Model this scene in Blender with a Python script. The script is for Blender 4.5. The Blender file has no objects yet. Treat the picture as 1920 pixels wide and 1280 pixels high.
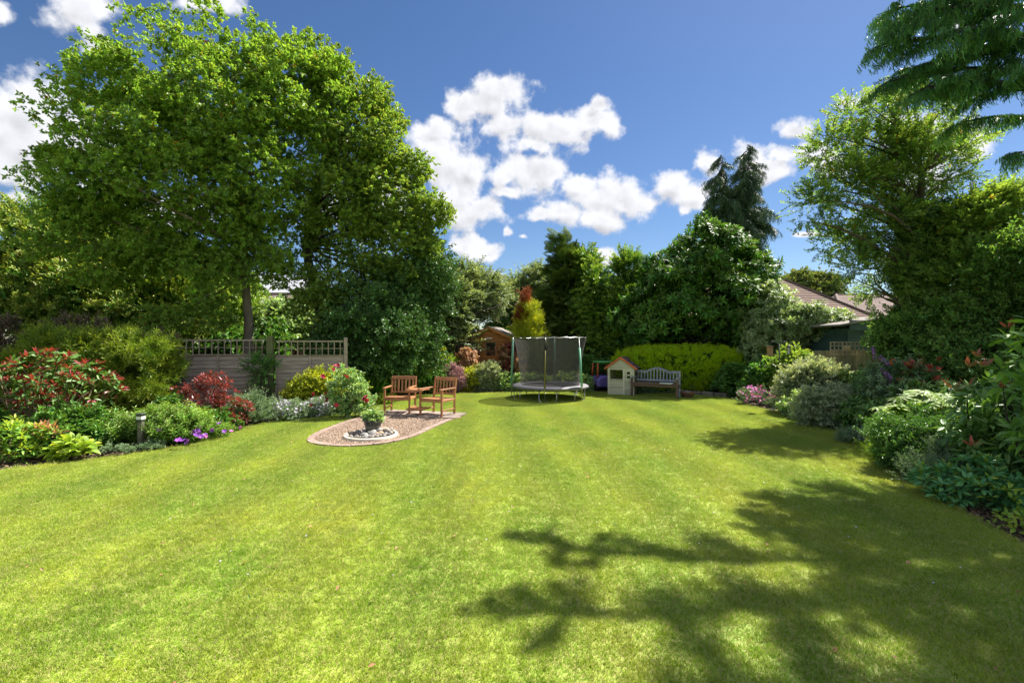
import bpy, math, random
import numpy as np
from mathutils import Vector, Matrix
R = math.radians
rng = np.random.default_rng(7)
random.seed(7)
sc = bpy.context.scene
col = sc.collection

# ------------------------------------------------------------------ camera
CAMZ, FPX = 1.85, 853.0
cam = bpy.data.objects.new('camera', bpy.data.cameras.new('camera'))
col.objects.link(cam); sc.camera = cam
cam.location = (0, 0, CAMZ); cam.rotation_euler = (R(90), 0, 0)
cam.data.sensor_width = 36; cam.data.lens = 16
cam.data.clip_start = 0.05; cam.data.clip_end = 3000
sc.view_settings.view_transform = 'Standard'; sc.view_settings.look = 'None'
sc.view_settings.gamma = 1; sc.view_settings.use_curve_mapping = False
sc.view_settings.exposure = 1.55
sc.cycles.use_denoising = True
sc.cycles.max_bounces = 8; sc.cycles.transparent_max_bounces = 12
sc.cycles.diffuse_bounces = 4; sc.cycles.transmission_bounces = 6; sc.cycles.glossy_bounces = 2
sc.cycles.caustics_reflective = False; sc.cycles.caustics_refractive = False
sc.cycles.sample_clamp_indirect = 6

# ------------------------------------------------------------------ sun
SUN_AZ, SUN_EL = R(50), R(54)            # azimuth measured from +Y (view direction) towards +X
sd = Vector((math.sin(SUN_AZ) * math.cos(SUN_EL), math.cos(SUN_AZ) * math.cos(SUN_EL), math.sin(SUN_EL)))
sun = bpy.data.objects.new('sun', bpy.data.lights.new('sun', 'SUN'))
col.objects.link(sun); sun.location = sd * 60
sun.rotation_euler = sd.to_track_quat('Z', 'Y').to_euler()
sun.data.energy = 4.6; sun.data.angle = R(0.53); sun.data.color = (1.0, 0.94, 0.84)

# ------------------------------------------------------------------ sky with clouds
world = bpy.data.worlds.new('World'); sc.world = world; world.use_nodes = True
def build_sky():
    nt = world.node_tree; N = nt.nodes; L = nt.links.new
    bg = N['Background']
    def node(t, **k):
        n = N.new(t)
        for a, b in k.items(): setattr(n, a, b)
        return n
    def math_(op, a, b=None, c=None, clamp=False):
        n = node('ShaderNodeMath', operation=op, use_clamp=clamp)
        for i, v in enumerate((a, b, c)):
            if v is None: continue
            if hasattr(v, 'node'): L(v, n.inputs[i])
            else: n.inputs[i].default_value = v
        return n.outputs[0]
    def ramp(v, a, b, c=0.0, d=1.0, sm=True):
        n = node('ShaderNodeMapRange', interpolation_type='SMOOTHSTEP' if sm else 'LINEAR')
        L(v, n.inputs[0])
        for i, q in enumerate((a, b, c, d)): n.inputs[i + 1].default_value = q
        return n.outputs[0]
    sky = node('ShaderNodeTexSky', sky_type='NISHITA', sun_disc=False)
    sky.sun_elevation = SUN_EL; sky.sun_rotation = SUN_AZ
    sky.altitude = 300; sky.air_density = 1.0; sky.dust_density = 0.3; sky.ozone_density = 3.0
    hs = node('ShaderNodeHueSaturation'); L(sky.outputs[0], hs.inputs['Color'])
    hs.inputs['Hue'].default_value = SKY_HUE; hs.inputs['Saturation'].default_value = SKY_SAT; hs.inputs['Value'].default_value = SKY_VAL
    tc = node('ShaderNodeTexCoord'); D = tc.outputs['Generated']
    sp = node('ShaderNodeSeparateXYZ'); L(D, sp.inputs[0])
    yy = math_('MAXIMUM', sp.outputs[1], 0.08)
    cx = node('ShaderNodeCombineXYZ')
    L(math_('DIVIDE', sp.outputs[0], yy), cx.inputs[0]); L(math_('DIVIDE', sp.outputs[2], yy), cx.inputs[1])
    # domain warp
    n0 = node('ShaderNodeTexNoise'); n0.inputs['Scale'].default_value = 9; n0.inputs['Detail'].default_value = 3
    L(D, n0.inputs['Vector'])
    w = node('ShaderNodeVectorMath', operation='MULTIPLY_ADD'); L(n0.outputs['Color'], w.inputs[0])
    w.inputs[1].default_value = (.07, .05, 0); 
    sh = node('ShaderNodeVectorMath', operation='ADD'); L(cx.outputs[0], sh.inputs[0]); sh.inputs[1].default_value = (-.035, -.025, 0)
    L(sh.outputs[0], w.inputs[2]); P = w.outputs[0]
    up_ = node('ShaderNodeVectorMath', operation='ADD'); L(P, up_.inputs[0]); up_.inputs[1].default_value = (.012, .022, 0)
    def field(Pv):
        acc = None
        for (px, py, rx, ry) in CLOUDS:
            u, v = (px - 960) / FPX, (640 - py) / FPX
            sx, sy = FPX / rx / 1.32, FPX / ry / 1.32
            m = node('ShaderNodeVectorMath', operation='MULTIPLY_ADD'); L(Pv, m.inputs[0])
            m.inputs[1].default_value = (sx, sy, 0); m.inputs[2].default_value = (-u * sx, -v * sy, 0)
            q = node('ShaderNodeVectorMath', operation='LENGTH'); L(m.outputs[0], q.inputs[0])
            acc = q.outputs['Value'] if acc is None else math_('SMOOTH_MIN', acc, q.outputs['Value'], .35)
        return acc
    acc = field(P); under = math_('SUBTRACT', acc, field(up_.outputs[0]))
    n1 = node('ShaderNodeTexNoise'); n1.inputs['Scale'].default_value = 22; n1.inputs['Detail'].default_value = 8; n1.inputs['Roughness'].default_value = .58
    L(D, n1.inputs['Vector'])
    off = node('ShaderNodeVectorMath', operation='ADD'); L(D, off.inputs[0]); off.inputs[1].default_value = tuple(sd * 0.02)
    n2 = node('ShaderNodeTexNoise'); n2.inputs['Scale'].default_value = 22; n2.inputs['Detail'].default_value = 4; n2.inputs['Roughness'].default_value = .5
    L(off.outputs[0], n2.inputs['Vector'])
    # unseen cumulus behind the camera, cover raised to add fill light
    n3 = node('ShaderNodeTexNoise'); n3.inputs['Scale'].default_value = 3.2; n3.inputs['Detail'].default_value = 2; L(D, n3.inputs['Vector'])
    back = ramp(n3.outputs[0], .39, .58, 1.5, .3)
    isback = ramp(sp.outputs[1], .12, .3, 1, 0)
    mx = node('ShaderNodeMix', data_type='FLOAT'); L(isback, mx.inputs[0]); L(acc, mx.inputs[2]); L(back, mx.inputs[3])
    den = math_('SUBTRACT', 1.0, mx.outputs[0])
    den = math_('ADD', den, math_('MULTIPLY', math_('SUBTRACT', n1.outputs[0], .5), 2.1))
    alpha = ramp(den, -.02, .55)
    alpha = math_('MULTIPLY', alpha, ramp(sp.outputs[2], -.02, .03))
    thick = ramp(den, .35, 1.15)
    rel = math_('SUBTRACT', n1.outputs[0], n2.outputs[0])
    shade = math_('ADD', math_('ADD', math_('MULTIPLY', thick, -.13), math_('MULTIPLY', ramp(under, -.25, .65), -.30)), math_('MULTIPLY', rel, .75))
    lum = math_('ADD', 1.08, shade)
    lum = math_('MINIMUM', math_('MAXIMUM', lum, .55), 1.05)
    cc = node('ShaderNodeMix', data_type='RGBA', blend_type='MULTIPLY'); cc.inputs[0].default_value = 1
    cc.inputs[6].default_value = (CLOUD_V * .97, CLOUD_V * .98, CLOUD_V * 1.03, 1); L(lum, cc.inputs[7])
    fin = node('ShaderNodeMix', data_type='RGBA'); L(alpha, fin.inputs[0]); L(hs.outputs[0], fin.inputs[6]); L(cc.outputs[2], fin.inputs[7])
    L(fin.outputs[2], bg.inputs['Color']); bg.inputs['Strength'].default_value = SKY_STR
    world.cycles.sampling_method = 'MANUAL'; world.cycles.sample_map_resolution = 512
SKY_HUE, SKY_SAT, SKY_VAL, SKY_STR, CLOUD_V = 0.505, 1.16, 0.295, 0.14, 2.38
CLOUDS = [(944,172,48,32),(920,200,62,28),(872,206,32,20),(955,235,55,30),(1010,238,60,34),(1062,244,58,34),(1113,228,42,30),(1142,232,22,24),(1127,193,18,12),(1000,275,52,18),
 (822,240,24,24),(815,275,48,38),(843,305,62,52),(880,320,34,38),(855,375,56,42),(900,398,42,28),(862,412,55,18),(944,330,28,22),(995,325,56,34),(951,357,34,12),(1034,330,30,25),
 (1095,346,46,24),(1126,366,72,36),(1178,386,48,26),(1131,412,46,22),(1018,396,34,13),(1060,394,44,24),(880,459,27,17),(912,474,26,15),(948,438,10,8),(978,440,10,6),
 (1124,474,24,13),(1144,490,28,9),(930,524,17,10),(885,528,16,8),(1262,345,38,28),(1292,368,44,22),(1327,310,30,20),(1284,398,10,10),(1402,300,30,36),(1440,318,46,24),
 (1470,290,45,20),(1492,245,30,22),(1525,288,42,22),(1555,305,40,22),(1600,192,38,13),(1650,180,42,13),(1520,437,22,6),(1562,525,42,8),(1700,250,70,40),(1795,38,40,15),
 (1810,270,50,40),(1740,330,60,30),(140,15,70,40),(165,65,34,44),(160,95,22,14),(390,6,74,20),(0,30,26,26),(50,215,120,66),(60,290,120,56),(150,275,80,60),(10,250,60,80),(20,372,38,16),(180,350,60,20),
 (300,400,120,30),(520,540,90,30),(700,380,80,60)]
build_sky()

# ------------------------------------------------------------------ helpers
def at(px, py, Y):
    """point at distance Y seen at picture position px, py"""
    return Vector(((px - 960) / FPX * Y, Y, CAMZ - (py - 640) / FPX * Y))
def gnd(px, py):
    Y = CAMZ * FPX / (py - 640)
    return Vector(((px - 960) / FPX * Y, Y, 0))
def props(o, label=None, cat=None, group=None, kind=None):
    if label: o['label'] = label
    if cat: o['category'] = cat
    if group: o['group'] = group
    if kind: o['kind'] = kind
    return o
def thing(name, label, cat, loc=(0, 0, 0), rz=0, group=None):
    o = bpy.data.objects.new(name, None); col.objects.link(o)
    o.location = loc; o.rotation_euler = (0, 0, rz); o.empty_display_size = .2
    return props(o, label, cat, group)
def link(name, me, parent=None, loc=None, rot=None, world_space=False, label=None):
    o = bpy.data.objects.new(name, me); col.objects.link(o)
    if parent: o.parent = parent
    if loc is not None: o.location = loc
    if rot is not None: o.rotation_euler = rot
    if world_space and parent:
        o.matrix_parent_inverse = chain(parent).inverted()
    if label: o['label'] = label
    return o
def chain(p):
    m = Matrix.Translation(p.location) @ p.rotation_euler.to_matrix().to_4x4()
    return chain(p.parent) @ m if p.parent else m

class MB:
    def __init__(s): s.v = []; s.f = []; s.m = []; s.mi = 0
    def add(s, vs, fs, mi=None):
        n = len(s.v); s.v += [tuple(v) for v in vs]; s.f += [tuple(i + n for i in f) for f in fs]
        s.m += [s.mi if mi is None else mi] * len(fs); return s
    def box(s, c, size, rot=(0, 0, 0), bev=0.0, T=None):
        M = Matrix.Translation(c) @ Matrix.Rotation(rot[2], 4, 'Z') @ Matrix.Rotation(rot[1], 4, 'Y') @ Matrix.Rotation(rot[0], 4, 'X')
        if T is not None: M = T @ M
        x, y, z = (q / 2 for q in size)
        if bev <= 0:
            vs = [M @ Vector((i * x, j * y, k * z)) for i in (-1, 1) for j in (-1, 1) for k in (-1, 1)]
            fs = [(0, 1, 3, 2), (4, 6, 7, 5), (0, 4, 5, 1), (2, 3, 7, 6), (0, 2, 6, 4), (1, 5, 7, 3)]
            return s.add(vs, fs)
        b = min(bev, x * .9, y * .9, z * .9); vs = []; ix = {}
        for i in (-1, 1):
            for j in (-1, 1):
                for k in (-1, 1):
                    for a, p in enumerate(((x, y - b, z - b), (x - b, y, z - b), (x - b, y - b, z))):
                        ix[i, j, k, a] = len(vs); vs.append(M @ Vector((i * p[0], j * p[1], k * p[2])))
        fs = []
        q = lambda *t: fs.append(tuple(ix[e] for e in t))
        for i in (-1, 1):
            q(*[(i, j, k, 0) for j, k in ((-1, -1), (1, -1), (1, 1), (-1, 1))][::i])
            q(*[(j, i, k, 1) for j, k in ((-1, -1), (-1, 1), (1, 1), (1, -1))][::i])
            q(*[(j, k, i, 2) for j, k in ((-1, -1), (1, -1), (1, 1), (-1, 1))][::i])
            for j in (-1, 1):
                q((i, j, -1, 0), (i, j, -1, 1), (i, j, 1, 1), (i, j, 1, 0)); q((i, -1, j, 0), (i, -1, j, 2), (i, 1, j, 2), (i, 1, j, 0))
                q((-1, i, j, 1), (-1, i, j, 2), (1, i, j, 2), (1, i, j, 1))
                for k in (-1, 1): q((i, j, k, 0), (i, j, k, 1), (i, j, k, 2))
        return s.add(vs, fs)
    def tube(s, pts, rad, n=8, caps=True):
        pts = [Vector(p) for p in pts]
        if not hasattr(rad, '__len__'): rad = [rad] * len(pts)
        vs = []; up = None
        for i, p in enumerate(pts):
            d = (pts[min(i + 1, len(pts) - 1)] - pts[max(i - 1, 0)]).normalized()
            if up is None: up = Vector((0, 0, 1)) if abs(d.z) < .9 else Vector((1, 0, 0))
            a = d.cross(up).normalized(); b = a.cross(d); up = b
            for k in range(n):
                t = 2 * math.pi * k / n
                vs.append(p + (a * math.cos(t) + b * math.sin(t)) * rad[i])
        fs = []
        for i in range(len(pts) - 1):
            for k in range(n):
                fs.append((i * n + k, i * n + (k + 1) % n, (i + 1) * n + (k + 1) % n, (i + 1) * n + k))
        if caps: fs += [tuple(range(n))[::-1], tuple((len(pts) - 1) * n + k for k in range(n))]
        return s.add(vs, fs)
    def lathe(s, prof, c=(0, 0, 0), n=24):
        vs = []; c = Vector(c)
        for r, z in prof:
            for k in range(n):
                t = 2 * math.pi * k / n; vs.append(c + Vector((r * math.cos(t), r * math.sin(t), z)))
        fs = [(i * n + k, i * n + (k + 1) % n, (i + 1) * n + (k + 1) % n, (i + 1) * n + k) for i in range(len(prof) - 1) for k in range(n)]
        return s.add(vs, fs)
    def prism(s, poly, z0, z1):
        n = len(poly)
        vs = [(x, y, z0) for x, y in poly] + [(x, y, z1) for x, y in poly]
        fs = [tuple(range(n))[::-1], tuple(range(n, 2 * n))] + [(i, (i + 1) % n, n + (i + 1) % n, n + i) for i in range(n)]
        return s.add(vs, fs)
    def mesh(s, mats, smooth=False):
        me = bpy.data.meshes.new('mesh'); me.from_pydata([tuple(v) for v in s.v], [], s.f)
        for m in (mats if isinstance(mats, (list, tuple)) else [mats]): me.materials.append(m)
        me.polygons.foreach_set('material_index', s.m)
        if smooth: me.polygons.foreach_set('use_smooth', [True] * len(s.f))
        me.update(); return me
    def build(s, name, mats, parent=None, smooth=False, world_space=False, label=None):
        return link(name, s.mesh(mats, smooth), parent, world_space=world_space, label=label)

# ------------------------------------------------------------------ materials
def nodes_of(name):
    m = bpy.data.materials.new(name); m.use_nodes = True
    nt = m.node_tree; return m, nt, nt.nodes, nt.links.new, nt.nodes['Principled BSDF']
def surf(name, c1, c2=None, rough=.7, scale=6, detail=5, bump=.2, stretch=(1, 1, 1), spec=.4, metal=0, c3=None, bscale=None, space='Object'):
    """two or three colours mixed by noise, with fine relief"""
    m, nt, N, L, P = nodes_of(name)
    tc = N.new('ShaderNodeTexCoord'); mp = N.new('ShaderNodeMapping'); mp.inputs['Scale'].default_value = stretch
    if space == 'World':
        g = N.new('ShaderNodeNewGeometry'); L(g.outputs['Position'], mp.inputs[0])
    else: L(tc.outputs['Object'], mp.inputs[0])
    n1 = N.new('ShaderNodeTexNoise'); n1.inputs['Scale'].default_value = scale; n1.inputs['Detail'].default_value = detail; L(mp.outputs[0], n1.inputs[0])
    cr = N.new('ShaderNodeValToRGB'); L(n1.outputs[0], cr.inputs[0])
    c2 = c2 or tuple(q * .7 for q in c1)
    cr.color_ramp.elements[0].position = .32; cr.color_ramp.elements[0].color = (*c2, 1)
    cr.color_ramp.elements[1].position = .68; cr.color_ramp.elements[1].color = (*c1, 1)
    if c3:
        e = cr.color_ramp.elements.new(.8); e.color = (*c3, 1)
    oi = N.new('ShaderNodeObjectInfo'); mr = N.new('ShaderNodeMapRange'); L(oi.outputs['Random'], mr.inputs[0])
    mr.inputs[3].default_value = .82; mr.inputs[4].default_value = 1.15
    mu = N.new('ShaderNodeVectorMath'); mu.operation = 'SCALE'; L(cr.outputs[0], mu.inputs[0]); L(mr.outputs[0], mu.inputs['Scale'])
    L(mu.outputs[0], P.inputs['Base Color'])
    n2 = N.new('ShaderNodeTexNoise'); n2.inputs['Scale'].default_value = bscale or scale * 5; n2.inputs['Detail'].default_value = 6; L(mp.outputs[0], n2.inputs[0])
    b = N.new('ShaderNodeBump'); b.inputs['Strength'].default_value = bump; b.inputs['Distance'].default_value = .02; L(n2.outputs[0], b.inputs['Height'])
    L(b.outputs[0], P.inputs['Normal'])
    P.inputs['Roughness'].default_value = rough; P.inputs['Specular IOR Level'].default_value = spec; P.inputs['Metallic'].default_value = metal
    return m
FOL_K = 2.0
def fol(name, base, tip=None, trans=.38, rough=.45, var=.38, nscale=1.2, hue=.025, tipk=1.0, spec=.35, rare=None, rarep=.04):
    """leaf material: per-leaf and per-sprig variation, lc attribute runs from old (0) to young growth (1)"""
    m, nt, N, L, P = nodes_of(name)
    tip = tip or base; base = tuple(min(.6, q * FOL_K) for q in base); tip = tuple(min(.62, q * FOL_K) for q in tip)
    a = N.new('ShaderNodeAttribute'); a.attribute_name = 'lc'
    r = N.new('ShaderNodeAttribute'); r.attribute_name = 'lr'
    oi = N.new('ShaderNodeObjectInfo')
    g = N.new('ShaderNodeNewGeometry')
    nz = N.new('ShaderNodeTexNoise'); nz.inputs['Scale'].default_value = nscale; nz.inputs['Detail'].default_value = 2; L(g.outputs['Position'], nz.inputs[0])
    def M(op, x, y, cl=False):
        n = N.new('ShaderNodeMath'); n.operation = op; n.use_clamp = cl
        for i, v in enumerate((x, y)):
            if hasattr(v, 'node'): L(v, n.inputs[i])
            else: n.inputs[i].default_value = v
        return n.outputs[0]
    t = M('POWER', a.outputs['Fac'], tipk)
    t = M('MULTIPLY', t, M('ADD', M('MULTIPLY', nz.outputs[0], 1.6), -.1), True)
    t = M('ADD', t, M('MULTIPLY', M('SUBTRACT', oi.outputs['Random'], .5), .35), True)
    mx = N.new('ShaderNodeMix'); mx.data_type = 'RGBA'; L(t, mx.inputs[0]); mx.inputs[6].default_value = (*base, 1); mx.inputs[7].default_value = (*tip, 1)
    hs = N.new('ShaderNodeHueSaturation'); L(mx.outputs[2], hs.inputs['Color'])
    L(M('ADD', M('MULTIPLY', r.outputs['Fac'], 2 * hue), .5 - hue), hs.inputs['Hue'])
    v = M('ADD', 1 - var, M('MULTIPLY', r.outputs['Fac'], 2 * var))
    L(v, hs.inputs['Value'])
    c = hs.outputs[0]
    if rare:
        th = M('LESS_THAN', M('FRACT', M('ADD', M('MULTIPLY', oi.outputs['Random'], 37.3), M('MULTIPLY', nz.outputs[0], .5)), 0), rarep)
        m2 = N.new('ShaderNodeMix'); m2.data_type = 'RGBA'; L(th, m2.inputs[0]); L(c, m2.inputs[6]); m2.inputs[7].default_value = (*rare, 1); c = m2.outputs[2]
    L(c, P.inputs['Base Color']); P.inputs['Roughness'].default_value = rough; P.inputs['Specular IOR Level'].default_value = spec
    tr = N.new('ShaderNodeBsdfTranslucent')
    yl = N.new('ShaderNodeMix'); yl.data_type = 'RGBA'; yl.blend_type = 'MULTIPLY'; yl.inputs[0].default_value = 1; L(c, yl.inputs[6]); yl.inputs[7].default_value = (1.38, 1.36, .6, 1)
    L(yl.outputs[2], tr.inputs[0])
    ms = N.new('ShaderNodeMixShader'); ms.inputs[0].default_value = trans; L(P.outputs[0], ms.inputs[1]); L(tr.outputs[0], ms.inputs[2])
    L(ms.outputs[0], N['Material Output'].inputs[0])
    return m

# ------------------------------------------------------------------ leaves, sprigs
class LB:
    """leaf builder: vertices, faces and the two per-vertex attributes"""
    def __init__(s): s.v = []; s.f = []; s.c = []; s.r = []
    def leaf(s, b, d, n, L, W, seg=1, droop=0., fold=.12, lc=(0, 1), r=None, shape=1.0):
        d = Vector(d).normalized(); n = Vector(n); n = (n - d * n.dot(d))
        if n.length < 1e-4: n = d.orthogonal()
        n.normalize(); sdv = d.cross(n); b = Vector(b); r = rng.random() if r is None else r
        k = len(s.v)
        if seg == 1:
            mid = b + d * L * .5
            s.v += [b, mid + sdv * W / 2 + n * fold * W, b + d * L - n * droop * L, mid - sdv * W / 2 + n * fold * W]
            s.f += [(k, k + 1, k + 2), (k, k + 2, k + 3)]
            s.c += [lc[0], (lc[0] + lc[1]) / 2, lc[1], (lc[0] + lc[1]) / 2]; s.r += [r] * 4
            return
        s.v.append(b); s.c.append(lc[0]); s.r.append(r)
        for i in range(1, seg + 1):
            t = i / (seg + 1); w = W / 2 * math.sin(math.pi * t ** shape)
            c = b + d * L * t - n * droop * L * t * t
            s.v += [c + sdv * w + n * fold * w * 2, c, c - sdv * w + n * fold * w * 2]
            s.c += [lc[0] + (lc[1] - lc[0]) * t] * 3; s.r += [r, r * .8, r]
        s.v.append(b + d * L - n * droop * L); s.c.append(lc[1]); s.r.append(r)
        s.f += [(k, k + 2, k + 1), (k, k + 3, k + 2)]
        for i in range(seg - 1):
            a = k + 1 + 3 * i
            s.f += [(a, a + 1, a + 4, a + 3), (a + 1, a + 2, a + 5, a + 4)]
        a = k + 1 + 3 * (seg - 1); e = a + 3
        s.f += [(a, a + 1, e), (a + 1, a + 2, e)]
    def strip(s, p0, p1, w, n=(0, 0, 1), lc=0., taper=.4, r=None):
        p0 = Vector(p0); p1 = Vector(p1); d = (p1 - p0).normalized(); sv = d.cross(Vector(n))
        if sv.length < 1e-4: sv = d.orthogonal()
        sv.normalize(); k = len(s.v)
        s.v += [p0 + sv * w / 2, p0 - sv * w / 2, p1 - sv * w / 2 * taper, p1 + sv * w / 2 * taper]
        s.f.append((k, k + 1, k + 2, k + 3)); s.c += [lc] * 4; s.r += [rng.random() if r is None else r] * 4
    def mesh(s, mat):
        me = bpy.data.meshes.new('leaf'); me.from_pydata([tuple(v) for v in s.v], [], s.f); me.materials.append(mat)
        for nm, dat in (('lc', s.c), ('lr', s.r)):
            a = me.attributes.new(nm, 'FLOAT', 'POINT'); a.data.foreach_set('value', [float(x) for x in dat])
        me.update(); return me
def rv(s=1.0): return Vector(rng.normal(0, s, 3))
def perp(az, el=0):  # direction around +X axis with forward lean el
    return Vector((math.sin(el), math.cos(az) * math.cos(el), math.sin(az) * math.cos(el)))
def sprig(kind, B):
    U = rng.uniform
    if kind == 'broad':       # oak-like twig, leaves clustered to the tip
        for i in range(11):
            t = U(.15, 1) ** .7; az = U(0, 6.28); d = perp(az, U(.2, 1.0))
            B.leaf((t, U(-.08, .08), U(-.08, .08)), d, Vector((0, 0, 1)) + rv(.5), U(.38, .58), U(.22, .32), 1, U(0, .2), .15, (t * .6, t))
    elif kind == 'airy':      # thin twig with small leaves either side
        B.strip((0, 0, 0), (1, 0, -.05), .02, lc=0)
        for i in range(16):
            t = (i + U(0, 1)) / 16; sg = 1 if i % 2 else -1
            B.leaf((t, 0, -.05 * t), (U(.3, .8), sg * U(.5, 1), U(-.4, .4)), Vector((0, 0, 1)) + rv(.45), U(.16, .25), U(.09, .14), 1, .1, .12, (t * .6, t))
    elif kind == 'small':
        for i in range(20):
            t = U(.05, 1); az = U(0, 6.28)
            B.leaf((t, U(-.15, .15), U(-.15, .15)), perp(az, U(.1, 1.1)), Vector((0, 0, 1)) + rv(.6), U(.2, .3), U(.12, .17), 1, .1, .15, (t * .7, t))
    elif kind == 'laurel':    # whorl of long leathery leaves
        for i in range(9):
            t = .35 + .65 * i / 9; az = i * 2.4 + U(-.3, .3); el = .25 + .6 * t
            B.leaf((t * .5, 0, 0), perp(az, el), Vector((1, 0, .4)), U(.6, .8), U(.2, .27), 3, U(.12, .35), .12, (t * .7, t))
        B.strip((0, 0, 0), (.5, 0, 0), .03, lc=0)
    elif kind == 'whorl':     # upright whorl with coloured centre leaves
        for i in range(12):
            young = i >= 8; az = i * 2.4 + U(-.2, .2)
            el = U(.9, 1.3) if young else U(.1, .6)
            B.leaf((.3 if not young else .4, 0, 0), perp(az, el), Vector((1, 0, .3)), U(.45, .6) if not young else U(.3, .5), U(.17, .24), 2, U(0, .25), .15, (.8, 1) if young else (0, .1))
        B.strip((-.1, 0, 0), (.4, 0, 0), .03, lc=0)
    elif kind == 'spray':     # flat conifer fan
        B.strip((0, 0, 0), (1, 0, -.08), .035, lc=.2)
        for i in range(13):
            t = .08 + .9 * i / 13
            for sg in (-1, 1):
                l = (1 - t) * .42 + .1; b = Vector((t, 0, -.08 * t * t)); e = b + Vector((.75 * l, sg * l * .75, U(-.18, .02) * l)) * U(.8, 1.15)
                B.strip(b, e, .03, lc=.35 + .5 * t)
                for j in (.35, .65, .95):
                    q = b.lerp(e, j); l2 = l * .42 * (1.2 - j * .5)
                    B.strip(q, q + Vector((l2 * .9, sg * l2 * .1, -l2 * .2)), .032, lc=.6 + .4 * t)
                    B.strip(q, q + Vector((l2 * .15, sg * l2 * .9, -l2 * .25)), .032, lc=.6 + .4 * t)
    elif kind == 'droop':     # weeping spray: arching twig with hanging strings
        for i in range(14):
            t = i / 13
            b = Vector((t, 0, .12 * math.sin(t * 2.6) - .25 * t * t))
            for sg in (-1, 1):
                o = Vector((U(-.05, .2), sg * U(.03, .16), 0)); l = U(.2, .5) * (1.15 - .5 * t)
                p = b + o; B.strip(b, p, .03, lc=.2)
                q = p + Vector((U(0, .1), U(-.03, .03), -l)); B.strip(p, q, .028, n=(0, 1, 0) if i % 2 else (1, .4, 0), lc=.5 + .5 * t, taper=.3)
                for j in (.2, .5, .8):
                    m_ = p.lerp(q, j); B.strip(m_, m_ + Vector((U(-.09, .12), U(-.09, .09), -.12)), .024, n=(U(-1, 1), U(-1, 1), .2), lc=.5 + .5 * t)
        B.strip((0, 0, 0), (.5, 0, .1), .03, lc=0); B.strip((.5, 0, .1), (1, 0, -.2), .03, lc=0)
    elif kind == 'upright':   # upward plume of scale foliage
        for i in range(18):
            t = U(0, .8); az = U(0, 6.28); b = Vector((t, 0, 0)); el = U(.5, 1.1); l = U(.22, .5); e = b + perp(az, el) * l
            B.strip(b, e, .03, n=rv(), lc=.4 + .6 * t)
            for j in (.35, .6, .8, 1):
                q = b.lerp(e, j); B.strip(q, q + perp(az + U(-.9, .9), el + U(-.3, .3)) * .13, .032, n=rv(), lc=.5 + .5 * t)
    elif kind == 'lance':     # leafy upright stem
        B.strip((0, 0, 0), (1, 0, 0), .03, lc=0, n=(0, 1, 0))
        for i in range(22):
            t = .1 + .9 * i / 22; az = i * 2.4
            B.leaf((t, 0, 0), perp(az, U(.35, .8)), (1, 0, 0), .3 * (1.2 - .5 * t), .075, 1, .15, .15, (t * .6, t))
    elif kind == 'strap':
        for i in range(16):
            az = U(0, 6.28); el = U(.75, 1.4)
            B.leaf((0, U(-.06, .06), U(-.06, .06)), perp(az, el), (-1, 0, 0), U(.7, 1.05), .05, 3, -U(.05, .35), .1, (0, .9), shape=.7)
    elif kind == 'fine':      # very fine needles / filigree
        for i in range(34):
            t = U(0, 1); az = U(0, 6.28)
            B.leaf((t * .9, 0, 0), perp(az, U(.3, 1.1)), rv(), U(.14, .26), .035, 1, 0, .1, (t * .7, t))
        B.strip((0, 0, 0), (1, 0, 0), .02, lc=0)
    elif kind == 'ivy':
        for i in range(9):
            B.leaf((U(0, .3), U(-.4, .4), U(-.4, .4)), Vector((U(-.2, .5), U(-1, 1), U(-1, .2))), (1, 0, .3), U(.28, .42), U(.26, .36), 1, .15, .08, (U(0, .5), U(.3, 1)), shape=.7)
    elif kind == 'palm':      # big lobed hand-like leaf
        for i in range(3):
            c = Vector((U(.5, .9), U(-.4, .4), U(-.4, .4))); B.strip((0, 0, 0), c, .03, lc=0)
            for k in range(7):
                a = (k - 3) * .5; f = Vector((math.cos(a), math.sin(a), -.15)); 
                B.leaf(c, f, Vector((.2, 0, 1)) + rv(.12), .55 * (1 - .08 * abs(k - 3)), .16, 2, .15, .1, (.3, 1), r=.3 + .4 * rng.random())
    elif kind == 'flower':    # small open flower facing +X
        for k in range(6):
            az = k * 1.047 + U(-.1, .1); B.leaf((0, 0, 0), perp(az, .35), (1, 0, 0), .5, .42, 1, .05, .05, (.2, 1))
        B.leaf((.03, 0, -.1), (0, 0, 1), (1, 0, 0), .2, .2, 1, 0, 0, (0, 0), r=.5)
    elif kind == 'head':      # dense flower head of tiny petals
        for i in range(26):
            az = U(0, 6.28); el = U(-.3, 1.5); d = perp(az, el)
            B.leaf(d * .28, d + rv(.4), rv(), U(.2, .3), U(.14, .2), 1, 0, .2, (U(0, 1), U(0, 1)))
    elif kind == 'rose':
        for ring, (rr, el, n_) in enumerate(((.5, .3, 6), (.38, .8, 5), (.24, 1.2, 4))):
            for k in range(n_):
                az = k * 6.283 / n_ + ring * .5; B.leaf(perp(az, el) * .05 + Vector((ring * .05, 0, 0)), perp(az, el), (1, 0, 0), rr, rr * .95, 2, -.12, .2, (0, 1 - ring * .3), shape=1.4)
    elif kind == 'spike':     # long tapering flower spike
        for i in range(60):
            t = U(0, 1); az = U(0, 6.28); w = .13 * (1 - t * .85)
            B.leaf(Vector((t, 0, 0)) + perp(az, 0) * w * .6, perp(az, U(0, .8)), rv(), .09, .07, 1, 0, .2, (U(0, 1), U(0, 1)))
    elif kind == 'stone':
        pass
    return B
_sets = {}
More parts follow.
